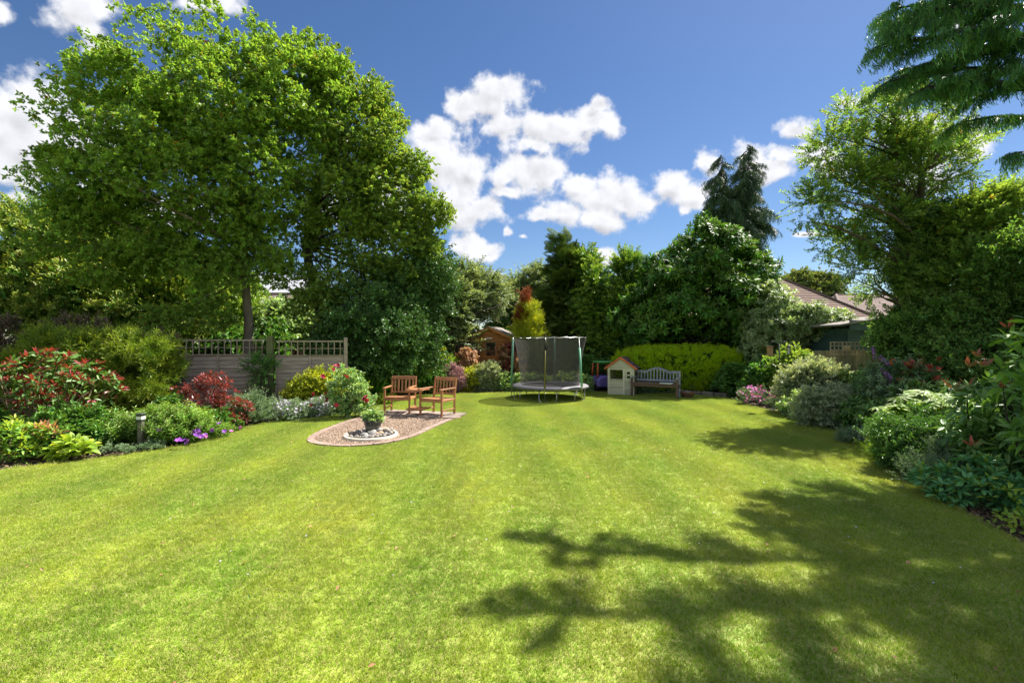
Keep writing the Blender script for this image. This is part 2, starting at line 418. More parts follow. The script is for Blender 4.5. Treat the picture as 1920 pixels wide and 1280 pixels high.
def proto_set(kind, mat, n=3):
    key = (kind, mat.name)
    if key not in _sets:
        c = bpy.data.collections.new('sprigs')
        for k in range(n):
            c.objects.link(bpy.data.objects.new('sprig', sprig(kind, LB()).mesh(mat)))
        _sets[key] = c
    return _sets[key]
_grp = {}
def scatter_group(c):
    if c.name in _grp: return _grp[c.name]
    g = bpy.data.node_groups.new('scatter', 'GeometryNodeTree')
    g.interface.new_socket('Geometry', in_out='INPUT', socket_type='NodeSocketGeometry'); g.interface.new_socket('Geometry', in_out='OUTPUT', socket_type='NodeSocketGeometry')
    N = g.nodes; L = g.links.new
    i = N.new('NodeGroupInput'); o = N.new('NodeGroupOutput'); ip = N.new('GeometryNodeInstanceOnPoints'); ci = N.new('GeometryNodeCollectionInfo')
    ci.inputs['Collection'].default_value = c; ci.inputs['Separate Children'].default_value = True; ci.inputs['Reset Children'].default_value = True
    ip.inputs['Pick Instance'].default_value = True
    for nm, typ, s in (('rot', 'FLOAT_VECTOR', 'Rotation'), ('scl', 'FLOAT_VECTOR', 'Scale')):
        a = N.new('GeometryNodeInputNamedAttribute'); a.data_type = typ; a.inputs[0].default_value = nm; L(a.outputs[0], ip.inputs[s])
    L(i.outputs[0], ip.inputs['Points']); L(ci.outputs[0], ip.inputs['Instance']); L(ip.outputs[0], o.inputs[0])
    _grp[c.name] = g
    return g
def eul(D, spin):
    D = D / np.maximum(np.linalg.norm(D, axis=1, keepdims=True), 1e-6)
    return np.stack([spin, -np.arcsin(np.clip(D[:, 2], -1, 1)), np.arctan2(D[:, 1], D[:, 0])], 1)
def scatter(name, parent, coll, P, rot, scl, kind='stuff', label=None):
    me = bpy.data.meshes.new(name); n = len(P)
    me.vertices.add(n); me.vertices.foreach_set('co', np.asarray(P, np.float32).ravel())
    if np.ndim(scl) == 0: scl = np.full(n, scl)
    if np.ndim(scl) == 1: scl = np.repeat(np.asarray(scl)[:, None], 3, 1)
    for nm, d in (('rot', rot), ('scl', scl)):
        a = me.attributes.new(nm, 'FLOAT_VECTOR', 'POINT'); a.data.foreach_set('vector', np.asarray(d, np.float32).ravel())
    o = link(name, me, parent, world_space=bool(parent), label=label)
    md = o.modifiers.new('scatter', 'NODES'); md.node_group = scatter_group(coll)
    if kind: o['kind'] = kind
    return o
def unit(n):
    v = rng.normal(size=(n, 3)); return v / np.linalg.norm(v, axis=1, keepdims=True)
def clump_centres(blobs, n, shell=.45):
    """centres spread over a union of ellipsoids, biased to their outside"""
    B = np.array(blobs, float); vol = B[:, 3] * B[:, 4] * B[:, 5]; w = vol ** (2 / 3)
    k = rng.choice(len(B), n, p=w / w.sum()); u = unit(n)
    r = (shell + (1 - shell) * rng.random(n) ** .6)[:, None]
    r = np.where(rng.random((n, 1)) < .12, r * .6, r)
    C = B[k, :3] + u * r * B[k, 3:]
    nrm = u / B[k, 3:]; nrm /= np.linalg.norm(nrm, axis=1, keepdims=True)
    return C, nrm
def clumps(blobs, n, per, cr, flat=.7, shell=.45, up=.35, out=.7, rnd=.6, zmin=.05):
    C, nr = clump_centres(blobs, n, shell)
    crr = cr * rng.uniform(.5, 1.5, n)
    k = np.repeat(np.arange(n), per); u = unit(len(k)); rr = rng.random(len(k))[:, None] ** .5
    P = C[k] + u * rr * crr[k][:, None] * np.array([1, 1, flat])
    D = u * .8 + nr[k] * out + np.array([0, 0, up]) + rng.normal(size=(len(k), 3)) * rnd * .5
    ok = P[:, 2] > zmin
    return P[ok], D[ok], C
def blob(px, py, rx, ry, Y, ry3=None):
    p = at(px, py, Y); s = Y / FPX
    return (p.x, Y, p.z, rx * s, (ry3 if ry3 else (rx + ry) / 2 * s), ry * s)
def curve_pts(a, b, bow=.15, n=4):
    a = Vector(a); b = Vector(b); d = (b - a); o = Vector((rng.normal(), rng.normal(), abs(rng.normal()) * .6)) * d.length * bow
    return [a.lerp(b, t / n) + o * math.sin(math.pi * t / n) for t in range(n + 1)]

# ================================================================== GROUND
m_soil = surf('soil', (.075, .052, .036), (.03, .022, .016), rough=.95, scale=9, bump=.9, c3=(.13, .095, .065), space='World')
m_rough_grass = surf('rough grass', (.09, .13, .03), (.05, .09, .02), rough=.95, scale=1.5, bump=.6, space='World')
MB().add([(-400, -120, -.012), (400, -120, -.012), (400, 600, -.012), (-400, 600, -.012)], [(0, 1, 2, 3)]).build('ground', m_rough_grass)['kind'] = 'structure'
MB().add([(-14, -5, 0), (14, -5, 0), (14, 24, 0), (-14, 24, 0)], [(0, 1, 2, 3)]).build('flower_bed_soil', m_soil)['kind'] = 'structure'

LAWN = [(-13, -4), (-13, .5), (-10.4, 3.6), (-8.6, 5.4), (-7.3, 6.45), (-6.9, 6.75), (-6.3, 7.2), (-5.9, 7.75), (-5.75, 8.5), (-5.7, 9.3), (-5.5, 10.1), (-5.15, 11.1), (-4.6, 12.2), (-4.3, 13.4),
        (-4.1, 14.6), (-3.3, 15.4), (-2.2, 15.9), (-1.0, 16.15), (.5, 16.3), (2.6, 16.4), (4.3, 16.3), (6.0, 15.9), (6.8, 15.0), (6.95, 14.0), (6.75, 13.0), (6.8, 11.8), (6.7, 10.6), (6.6, 9.4), (6.25, 8.2),
        (5.85, 7.1), (5.35, 6.0), (4.95, 5.1), (4.6, 4.2), (4.5, 3.2), (4.9, 1.6), (6, -1), (6.5, -4)]
# teardrop gravel area, paved strip at its far side
GRAV = [(-3.50, 8.12), (-3.2, 7.98), (-2.8, 7.93), (-2.4, 8.05), (-2.1, 8.35), (-1.9, 8.8), (-1.76, 9.4), (-1.60, 10.0), (-1.45, 10.6), (-1.36, 11.1), (-3.35, 11.85), (-3.5, 11.2), (-3.68, 10.4), (-3.8, 9.6), (-3.82, 8.9), (-3.72, 8.4)]
def inside(P, poly):
    x, y = P[:, 0], P[:, 1]; r = np.zeros(len(P), bool); q = np.array(poly)
    for (x0, y0), (x1, y1) in zip(q, np.roll(q, -1, 0)):
        c = ((y0 > y) != (y1 > y)) & (x < (x1 - x0) * (y - y0) / (y1 - y0 + 1e-12) + x0); r ^= c
    return r
def smooth_poly(poly, n=4):
    out = []; k = len(poly)
    for i in range(k):
        p0, p1, p2, p3 = (Vector(poly[(i + j) % k]) for j in (-1, 0, 1, 2))
        for t in range(n):
            u = t / n
            out.append(tuple(.5 * ((2 * p1) + (p2 - p0) * u + (2 * p0 - 5 * p1 + 4 * p2 - p3) * u * u + (3 * p1 - p0 - 3 * p2 + p3) * u ** 3)))
    return out
LAWNS = smooth_poly(LAWN, 3)

def lawn_material(name, bright):
    m, nt, N, L, P = nodes_of(name)
    g = N.new('ShaderNodeNewGeometry'); r = N.new('ShaderNodeAttribute'); r.attribute_name = 'lr'
    def nz(sc_, det=3, stretch=None):
        n = N.new('ShaderNodeTexNoise'); n.inputs['Scale'].default_value = sc_; n.inputs['Detail'].default_value = det
        if stretch:
            mp = N.new('ShaderNodeMapping'); mp.inputs['Scale'].default_value = stretch; mp.inputs['Rotation'].default_value = (0, 0, R(18)); L(g.outputs['Position'], mp.inputs[0]); L(mp.outputs[0], n.inputs[0])
        else: L(g.outputs['Position'], n.inputs[0])
        return n.outputs[0]
    def M(op, a, b, cl=False):
        n = N.new('ShaderNodeMath'); n.operation = op; n.use_clamp = cl
        for i, v in enumerate((a, b)):
            if hasattr(v, 'node'): L(v, n.inputs[i])
            else: n.inputs[i].default_value = v
        return n.outputs[0]
    def mix(f, a, b):
        n = N.new('ShaderNodeMix'); n.data_type = 'RGBA'
        L(f, n.inputs[0])
        for i, v in ((6, a), (7, b)):
            if hasattr(v, 'node'): L(v, n.inputs[i])
            else: n.inputs[i].default_value = (*[q * bright for q in v], 1)
        return n.outputs[2]
    big = M('MULTIPLY', M('SUBTRACT', nz(.9, 4, (1, .55, 1)), .36), 3.2, True)
    mid = M('MULTIPLY', M('SUBTRACT', nz(5.5, 5, (1, .7, 1)), .40), 4.0, True)
    fine = M('MULTIPLY', M('SUBTRACT', nz(38, 3), .44), 5.5, True)
    c = mix(big, GR_A, GR_B)
    c = mix(M('MULTIPLY', mid, .6), c, GR_C)
    c = mix(M('MULTIPLY', M('MULTIPLY', fine, M('ADD', M('MULTIPLY', mid, .5), .3)), .9), c, GR_D)
    sx_ = N.new('ShaderNodeSeparateXYZ'); L(g.outputs['Position'], sx_.inputs[0])
    stv = M('SINE', M('ADD', M('MULTIPLY', sx_.outputs[0], 5.4), M('MULTIPLY', sx_.outputs[1], .45)), 0)
    h2_ = N.new('ShaderNodeHueSaturation'); L(c, h2_.inputs['Color']); L(M('ADD', M('MULTIPLY', M('MULTIPLY', stv, 3, False), .025), 1.0), h2_.inputs['Value']); c = h2_.outputs[0]
    if bright > .9:
        # stray dry blades
        c = mix(M('GREATER_THAN', r.outputs['Fac'], .90), c, (.42, .37, .19))
        v = M('ADD', .70, M('MULTIPLY', r.outputs['Fac'], .6))
        hs = N.new('ShaderNodeHueSaturation'); L(c, hs.inputs['Color']); L(v, hs.inputs['Value']); c = hs.outputs[0]
    L(c, P.inputs['Base Color']); P.inputs['Roughness'].default_value = .6; P.inputs['Specular IOR Level'].default_value = .25
    if bright > .9:
        tr = N.new('ShaderNodeBsdfTranslucent'); L(c, tr.inputs[0]); ms = N.new('ShaderNodeMixShader'); ms.inputs[0].default_value = .35
        L(P.outputs[0], ms.inputs[1]); L(tr.outputs[0], ms.inputs[2]); L(ms.outputs[0], N['Material Output'].inputs[0])
    return m
GR_A, GR_B, GR_C, GR_D = (.22, .37, .028), (.44, .51, .052), (.26, .42, .032), (.62, .56, .20)
m_turf = lawn_material('turf base', .6); m_blade = lawn_material('grass blade', 1.0)
mb = MB(); mb.prism([(x, y) for x, y in LAWNS], -.01, .025); lw = mb.build('lawn', m_turf); lw['kind'] = 'structure'
def grass_patch(nb, size):
    B = LB()
    for i in range(nb):
        x, y = rng.uniform(-size / 2, size / 2, 2); h = rng.uniform(.012, .026); l = rng.normal(0, .008, 2)
        B.strip((x, y, -.004), (x + l[0] * 1.6, y + l[1] * 1.6, h), .0045, n=(rng.normal(), rng.normal(), 0), taper=.15)
    return B.mesh(m_blade)
gc = bpy.data.collections.new('grass patches')
for k in range(4): gc.objects.link(bpy.data.objects.new('patch', grass_patch(330, .17)))
st = .125
gx, gy = np.meshgrid(np.arange(-13, 7.2, st), np.arange(-.5, 16.5, st)); GP = np.stack([gx.ravel(), gy.ravel()], 1) + rng.uniform(-.03, .03, (gx.size, 2))
cg = np.array([-2.6, 9.6]); gr_big = [tuple((np.array(p) - cg) * np.array([1.06, 1.035]) + cg) for p in GRAV]
vis = np.abs(GP[:, 0]) < GP[:, 1] * 1.25 + 2.2
GP = GP[inside(GP, LAWNS) & ~inside(GP, gr_big) & vis]
n = len(GP); gs = rng.uniform(.9, 1.15, (n, 3)); gs[:, 2] = rng.uniform(.75, 1.25, n)
scatter('grass', None, gc, np.c_[GP, np.full(n, .025)], np.stack([rng.normal(0, .03, n), rng.normal(0, .03, n), rng.uniform(0, 6.28, n)], 1), gs)
# ragged longer blades along the cut edge of the lawn
E_ = np.array(LAWNS); seg = []
for a, b in zip(E_, np.roll(E_, -1, 0)):
    L_ = np.linalg.norm(b - a)
    for t in np.arange(0, L_, .03): seg.append(a + (b - a) * t / max(L_, 1e-6))
seg = np.array(seg); seg = seg[(seg[:, 1] > 2)]; seg += rng.normal(0, .018, seg.shape)
ec = bpy.data.collections.new('edge tufts')
B = LB()
for i in range(24):
    a = rng.uniform(0, 6.28); e = rng.uniform(.01, .035)
    B.strip((rng.normal() * .01, rng.normal() * .01, -.02), (math.cos(a) * e, math.sin(a) * e, rng.uniform(.02, .055)), .005, n=rv(), taper=.1)
ec.objects.link(bpy.data.objects.new('tuft', B.mesh(m_blade)))
n = len(seg); scatter('edge_grass', None, ec, np.c_[seg, np.full(n, .02)], np.stack([np.zeros(n), np.zeros(n), rng.uniform(0, 6.28, n)], 1), rng.uniform(.6, 1.4, n))

# ------------------------------------------------------------------ stones
def rock_mesh(mat, sub=1, flat=.6, rough=.18, smooth=True):
    import bmesh
    bm = bmesh.new(); bmesh.ops.create_icosphere(bm, subdivisions=sub, radius=1)
    s = Vector((1, rng.uniform(.6, .9), flat * rng.uniform(.8, 1.2)))
    for v in bm.verts: v.co = Vector((v.co.x * s.x, v.co.y * s.y, v.co.z * s.z)) * (1 + rng.normal() * rough)
    me = bpy.data.meshes.new('stone'); bm.to_mesh(me); bm.free(); me.materials.append(mat)
    if smooth: me.polygons.foreach_set('use_smooth', [True] * len(me.polygons))
    return me
def stone_mat(name, a, b, c):
    m, nt, N, L, P = nodes_of(name)
    oi = N.new('ShaderNodeObjectInfo'); cr = N.new('ShaderNodeValToRGB'); L(oi.outputs['Random'], cr.inputs[0]); cr.color_ramp.interpolation = 'LINEAR'
    cr.color_ramp.elements[0].color = (*a, 1); cr.color_ramp.elements[1].color = (*c, 1); e = cr.color_ramp.elements.new(.5); e.color = (*b, 1)
    tc = N.new('ShaderNodeTexCoord'); nz = N.new('ShaderNodeTexNoise'); nz.inputs['Scale'].default_value = 2.5; nz.inputs['Detail'].default_value = 6; L(tc.outputs['Object'], nz.inputs[0])
    mu = N.new('ShaderNodeVectorMath'); mu.operation = 'SCALE'; L(cr.outputs[0], mu.inputs[0])
    mr = N.new('ShaderNodeMapRange'); L(nz.outputs[0], mr.inputs[0]); mr.inputs[1].default_value = .3; mr.inputs[2].default_value = .7; mr.inputs[3].default_value = .65; mr.inputs[4].default_value = 1.3; L(mr.outputs[0], mu.inputs['Scale'])
    L(mu.outputs[0], P.inputs['Base Color']); P.inputs['Roughness'].default_value = .8
    return m
m_grav = stone_mat('gravel', (.36, .24, .17), (.52, .40, .30), (.22, .16, .12))
m_cob = stone_mat('cobble', (.32, .29, .25), (.18, .18, .19), (.38, .27, .17))
m_edge = surf('edging stone', (.33, .24, .20), (.22, .15, .125), rough=.9, scale=8, bump=.4)
m_slab = surf('paving slab', (.30, .24, .20), (.19, .15, .13), rough=.9, scale=5, bump=.35)
pt = thing('gravel_patio', None, None); del_ = pt
pt['kind'] = 'structure'
gs_ = smooth_poly(GRAV, 3)
MB().prism([(x, y) for x, y in gs_], .002, .034).build('gravel_base', surf('grit', (.34, .25, .19), (.2, .14, .1), rough=.95, scale=30, bump=1, space='World'), pt)
gvc = bpy.data.collections.new('gravel stones')
for k in range(4): gvc.objects.link(bpy.data.objects.new('stone', rock_mesh(m_grav, 1, .6, .15, False)))
P2 = rng.uniform((-3.9, 7.8), (-1.1, 11.9), (34000, 2)); P2 = P2[inside(P2, [tuple((np.array(p) - cg) * .97 + cg) for p in GRAV])]
n = len(P2); scatter('gravel', pt, gvc, np.c_[P2, rng.uniform(.034, .046, n)], rng.uniform(0, 6.28, (n, 3)), rng.uniform(.007, .0155, n))
# edging stones laid end to end round the outside
pe = np.array(gs_); cum = 0; run = []; segs = []
for a, b in zip(pe, np.roll(pe, -1, 0)): segs.append((a, b, np.linalg.norm(b - a)))
tot = sum(s[2] for s in segs); nst = int(tot / .36)
def along(t):
    t %= tot
    for a, b, l in segs:
        if t <= l: return a + (b - a) * t / l
        t -= l
    return segs[0][0]
for i in range(nst):
    t0, t1 = tot * i / nst + .007, tot * (i + 1) / nst - .007
    a, m_, b = along(t0), along((t0 + t1) / 2), along(t1)
    def offs(p, q, k):
        d = q - p; nn = np.array([d[1], -d[0]]) / max(np.linalg.norm(d), 1e-6); return nn * k
    o = offs(a, b, .062); w = o
    poly = [tuple(a - w), tuple(m_ - w * 1.0), tuple(b - w), tuple(b + w), tuple(m_ + w), tuple(a + w)]
    h = .052 + rng.uniform(-.003, .005)
    mb = MB(); mb.prism(poly[::-1], .0, h); mb.build('edging_stone', m_edge, pt)
# paved strip that carries the seat
import bmesh
SL0, SL1 = Vector((-3.42, 11.22)), Vector((-1.35, 10.62)); du = (SL1 - SL0).normalized(); dv = Vector((-du.y, du.x))
for r_ in range(2):
    for c_ in range(5):
        wl = (SL1 - SL0).length / 5; cpos = SL0 + du * (wl * (c_ + .5)) + dv * (.19 + .40 * r_)
        MB().box((cpos.x, cpos.y, .045), (wl - .012, .385, .05), rot=(rng.normal() * .006, rng.normal() * .006, math.atan2(du.y, du.x)), bev=.006).build('paving_slab', m_slab, pt)

# white ring with cobbles (a drained bubble fountain) and the pot in it
RC = Vector((-2.70, 8.72))
ringt = thing('cobble_ring', 'cream stone ring filled with rounded grey and brown cobbles on the gravel', 'stone ring', (RC.x, RC.y, .03))
m_ring = surf('ring stone', (.66, .60, .48), (.5, .45, .36), rough=.85, scale=8, bump=.3)
MB().lathe([(.44, -.01), (.44, .045), (.455, .06), (.49, .06), (.505, .045), (.505, -.01)], n=48).build('rim', m_ring, ringt, smooth=True)
MB().lathe([(0.001, .012), (.44, .012)], n=32).build('bed', m_soil, ringt)
rocks = [rock_mesh(m_cob, 2, .62, .035) for _ in range(6)]
placed = []
tries = 0
while len(placed) < 62 and tries < 6000:
    tries += 1
    s = rng.choice([.045, .055, .07, .085]) * rng.uniform(.85, 1.1); a = rng.uniform(0, 6.28); rr = rng.uniform(.16, .43 - s * .8)
    p = Vector((rr * math.cos(a), rr * math.sin(a)))
    if all((p - q).length > (s + t) * .66 for q, t in placed):
        placed.append((p, s)); o = link('stone', rocks[len(placed) % 6], ringt, (p.x, p.y, .03 + s * .35 + rng.uniform(0, .03)), tuple(rng.normal(0, .35, 2)) + (rng.uniform(0, 6.28),)); o.scale = (s, s, s)
for (x, y, z, s) in ((.22, .12, .10, .10), (.30, .02, .11, .075), (.08, -.2, .09, .09), (.16, .0, .13, .08), (-.04, -.25, .08, .085), (.31, .2, .09, .085), (.0, -.33, .06, .07)):
    o = link('stone', rocks[int(s * 1000) % 6], ringt, (x, y, z), tuple(rng.normal(0, .3, 2)) + (rng.uniform(0, 3),)); o.scale = (s * 1.2, s, s)
m_pot = surf('pot glaze', (.30, .29, .23), (.22, .21, .17), rough=.55, scale=5, bump=.1)
m_potd = surf('pot dark band', (.075, .078, .09), (.05, .05, .06), rough=.4, scale=5, bump=.1)
pot = thing('plant_pot', 'round taupe plant pot with a dark upper band standing among cobbles', 'plant pot', (RC.x + .01, RC.y + .08, .06))
MB().lathe([(.001, 0), (.105, 0), (.115, .01), (.15, .17), (.155, .18)], n=32).build('pot_body', m_pot, pot, smooth=True)
MB().lathe([(.158, .18), (.178, .265), (.186, .27), (.186, .295), (.170, .295), (.160, .26), (.001, .25)], n=32).build('rim_band', m_potd, pot, smooth=True)

# ================================================================== LEAF MATERIALS
F = dict(
 oak=fol('oak leaf', (.058, .10, .018), (.20, .265, .042), nscale=1.3, tipk=1.0, hue=.03, rare=(.32, .13, .02), rarep=.008, trans=.42),
 oak2=fol('second oak leaf', (.055, .095, .018), (.18, .235, .042), hue=.03, nscale=.8, trans=.40),
 holly=fol('dark evergreen leaf', (.024, .058, .016), (.065, .115, .028), rough=.42, spec=.35, trans=.15),
 leyl=fol('golden conifer spray', (.030, .085, .014), (.32, .38, .06), tipk=1.3, trans=.3, nscale=2.2),
 purple_hedge=fol('dull bronze hedge leaf', (.05, .038, .024), (.10, .07, .045), trans=.15),
 yew=fol('yellow tipped yew spray', (.03, .075, .01), (.22, .26, .02), tipk=1.6, trans=.25, nscale=3),
 photinia=fol('photinia leaf', (.035, .085, .02), (.34, .035, .028), tipk=1.2, rough=.3, spec=.5, trans=.3, nscale=3),
 redleaf=fol('deep red young leaf', (.085, .028, .02), (.19, .022, .024), rough=.35, trans=.35, nscale=3),
 redshrub=fol('dark red shrub leaf', (.05, .022, .016), (.17, .018, .016), rough=.35, trans=.3, nscale=3),
 lime=fol('lime leaf', (.11, .19, .02), (.28, .34, .04), trans=.35),
 phlox=fol('phlox leaf', (.055, .11, .018), (.17, .24, .04), trans=.3),
 bright=fol('bright green leaf', (.06, .14, .02), (.18, .29, .04), trans=.35, rough=.45, spec=.35),
 laven=fol('grey green leaf', (.07, .11, .06), (.14, .19, .10), trans=.2),
 euony=fol('gold euonymus leaf', (.12, .15, .012), (.42, .36, .02), tipk=1.2, trans=.3, nscale=3),
 rosel=fol('rose leaf', (.10, .18, .06), (.27, .36, .15), trans=.3, rough=.35),
 silver=fol('silver green leaf', (.06, .09, .04), (.19, .22, .12), trans=.35, nscale=.9),
 spruce=fol('dark conifer spray', (.022, .048, .014), (.09, .125, .022), tipk=1.3, trans=.15, rough=.85, spec=.1),
 sprucey=fol('yellowish conifer spray', (.025, .065, .012), (.22, .28, .04), tipk=1.4, trans=.3, nscale=1.2),
 goldcon=fol('gold cypress foliage', (.13, .17, .012), (.44, .40, .02), tipk=1.0, trans=.25, nscale=2.5),
 redcon=fol('rust foliage', (.09, .028, .012), (.20, .05, .018), trans=.2),
 laurel=fol('laurel leaf', (.020, .062, .012), (.10, .18, .02), tipk=1.6, rough=.5, spec=.3, trans=.25, nscale=.6),
 cypress=fol('weeping cypress foliage', (.022, .045, .022), (.065, .10, .045), trans=.1),
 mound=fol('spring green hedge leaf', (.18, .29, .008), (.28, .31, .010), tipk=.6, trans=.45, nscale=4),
 pale=fol('pale glossy leaf', (.07, .12, .04), (.26, .31, .17), tipk=1.0, trans=.35, nscale=.8),
 mid=fol('mid green leaf', (.045, .095, .022), (.13, .20, .04), trans=.38, nscale=1.5, rough=.55, spec=.3),
 farg=fol('distant tree leaf', (.055, .08, .025), (.13, .16, .05), trans=.3),
 ivy=fol('ivy leaf', (.03, .075, .018), (.085, .15, .03), rough=.35, spec=.5, trans=.25),
 birch=fol('light tree leaf', (.06, .11, .022), (.165, .21, .045), trans=.45, rare=(.34, .24, .03), rarep=.012, nscale=.9),
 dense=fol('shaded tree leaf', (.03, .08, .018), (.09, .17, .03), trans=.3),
 cedar=fol('near cypress foliage', (.016, .055, .020), (.06, .14, .035), tipk=1.1, trans=.2, nscale=1.0),
 varieg=fol('variegated leaf', (.07, .11, .05), (.34, .38, .22), tipk=.9, trans=.3, nscale=5),
 rhodo=fol('rhododendron leaf', (.05, .11, .03), (.11, .19, .04), rough=.42, spec=.4, trans=.2),
 rhodor=fol('young red leaf', (.10, .06, .03), (.36, .07, .06), rough=.35, trans=.3),
 sedum=fol('blue green fleshy leaf', (.05, .15, .055), (.10, .23, .08), rough=.4, trans=.2),
 fatsia=fol('yellow green hand leaf', (.06, .125, .014), (.15, .21, .02), rough=.5, trans=.4),
 pinkl=fol('coral young leaf', (.16, .10, .05), (.52, .14, .10), trans=.3, nscale=3),
 plum=fol('dusky plum leaf', (.13, .07, .09), (.30, .17, .22), trans=.2),
 maple=fol('dark red maple leaf', (.06, .022, .02), (.17, .04, .03), trans=.3),
 iris=fol('sword leaf', (.05, .13, .02), (.14, .26, .03), trans=.3),
)
FL = dict(
 purple=fol('purple petal', (.13, .035, .26), (.22, .07, .36), trans=.3, var=.15),
 lilac=fol('pale lilac petal', (.20, .16, .36), (.38, .34, .48), trans=.3, var=.15),
 crimson=fol('crimson petal', (.16, .008, .025), (.42, .015, .06), trans=.2, var=.2),
 magenta=fol('pink petal', (.34, .06, .22), (.42, .12, .30), trans=.3, var=.15),
 blue=fol('blue grey petal', (.22, .24, .42), (.40, .42, .60), trans=.3),
 yellow=fol('yellow petal', (.65, .50, .03), (.75, .65, .10), trans=.3),
 violet=fol('violet spike petal', (.16, .05, .32), (.30, .10, .50), trans=.2),
 creamy=fol('cream bud', (.55, .58, .32), (.70, .70, .45), trans=.3),
)
m_bark = surf('bark', (.20, .155, .11), (.09, .07, .05), rough=.95, scale=5, bump=1, stretch=(1, 1, .25))
m_barkd = surf('dark bark', (.07, .055, .045), (.03, .025, .02), rough=.95, scale=5, bump=1, stretch=(1, 1, .25))
m_barkl = surf('pale bark', (.30, .25, .19), (.17, .14, .11), rough=.9, scale=5, bump=.8, stretch=(1, 1, .25))
m_twig = surf('twig', (.22, .17, .10), (.12, .09, .06), rough=.9, scale=12, bump=.3)

# ================================================================== WOODEN AND BUILT OBJECTS
m_fence = surf('weathered fence wood', (.52, .43, .34), (.34, .275, .215), rough=.9, scale=3, bump=.6, stretch=(1, 1, 7), bscale=9)
m_fencel = surf('trellis wood', (.40, .33, .23), (.28, .23, .16), rough=.9, scale=5, bump=.4)
m_green_post = surf('algae covered post', (.20, .23, .08), (.13, .13, .06), rough=.95, scale=7, bump=.5, stretch=(1, 1, .3))
f_ = thing('garden_fence', 'weathered brown overlapping board fence with trellis top behind the red shrub', 'fence', (-4.5, 12.4, 0))
def fence_run(x0, y0, x1, y1, ztop, nb, nslat):
    a = Vector((x0, y0, 0)); b = Vector((x1, y1, 0)); l = (b - a).length; ang = math.atan2(y1 - y0, x1 - x0); m = (a + b) / 2; nrm = Vector((math.sin(ang), -math.cos(ang), 0))
    zb = .06; zt = ztop - .43
    hgt = (zt - zb) / nb
    for i in range(nb):
        z = zb + hgt * (i + .5); mb = MB(); k = 9; vs = []
        ph = rng.uniform(0, 6)
        for t in range(k + 1):
            u = t / k; p = a.lerp(b, u); wv = .010 * math.sin(ph + u * 9) + rng.normal() * .003
            lo = z - hgt * .62 + wv; hi = z + hgt * .5
            vs += [p + nrm * .028 + Vector((0, 0, lo)), p + nrm * .010 + Vector((0, 0, hi)), p + nrm * .000 + Vector((0, 0, hi)), p + nrm * .016 + Vector((0, 0, lo))]
        fs = []
        for t in range(k):
            q = 4 * t; fs += [(q, q + 4, q + 5, q + 1), (q + 1, q + 5, q + 6, q + 2), (q + 2, q + 6, q + 7, q + 3), (q + 3, q + 7, q + 4, q)]
        mb.add(vs, fs); o = mb.build('board', m_fence, f_, world_space=True)
    for z in (zt + .02, ztop - .015):
        MB().box(m + Vector((0, 0, z)) + nrm * .025, (l, .035, .04), (0, 0, ang)).build('rail', m_fencel, f_, world_space=True)
    MB().box(m + Vector((0, 0, (zt + ztop) / 2)) + nrm * .012, (l, .016, .022), (0, 0, ang)).build('rail', m_fencel, f_, world_space=True)
    for t in (0.01, .5, .99):
        MB().box(a.lerp(b, t) + Vector((0, 0, (zb + zt) / 2)) + nrm * .045, (.04, .03, zt - zb), (0, 0, ang)).build('batten', m_fence, f_, world_space=True)
    for i in range(nslat):
        MB().box(a.lerp(b, (i + .5) / nslat) + Vector((0, 0, (zt + ztop) / 2)) + nrm * .032, (.026, .018, .40), (0, 0, ang)).build('trellis_slat', m_fencel, f_, world_space=True)
fence_run(-9.1, 12.15, -6.68, 12.35, 1.90, 13, 15)
fence_run(-6.42, 12.4, -4.72, 12.75, 1.87, 13, 11)
fence_run(-11.6, 11.9, -9.2, 12.14, 1.88, 11, 12)
MB().box((-6.55, 12.33, 1.0), (.16, .13, 2.0), (0, 0, .1), bev=.012).build('post', m_green_post, f_, world_space=True)
MB().box((-4.66, 12.76, .98), (.09, .09, 1.96), (0, 0, .1), bev=.01).build('post', m_fence, f_, world_space=True)
MB().box((-9.15, 12.13, .96), (.08, .09, 1.92), (0, 0, .1), bev=.01).build('post', m_fence, f_, world_space=True)

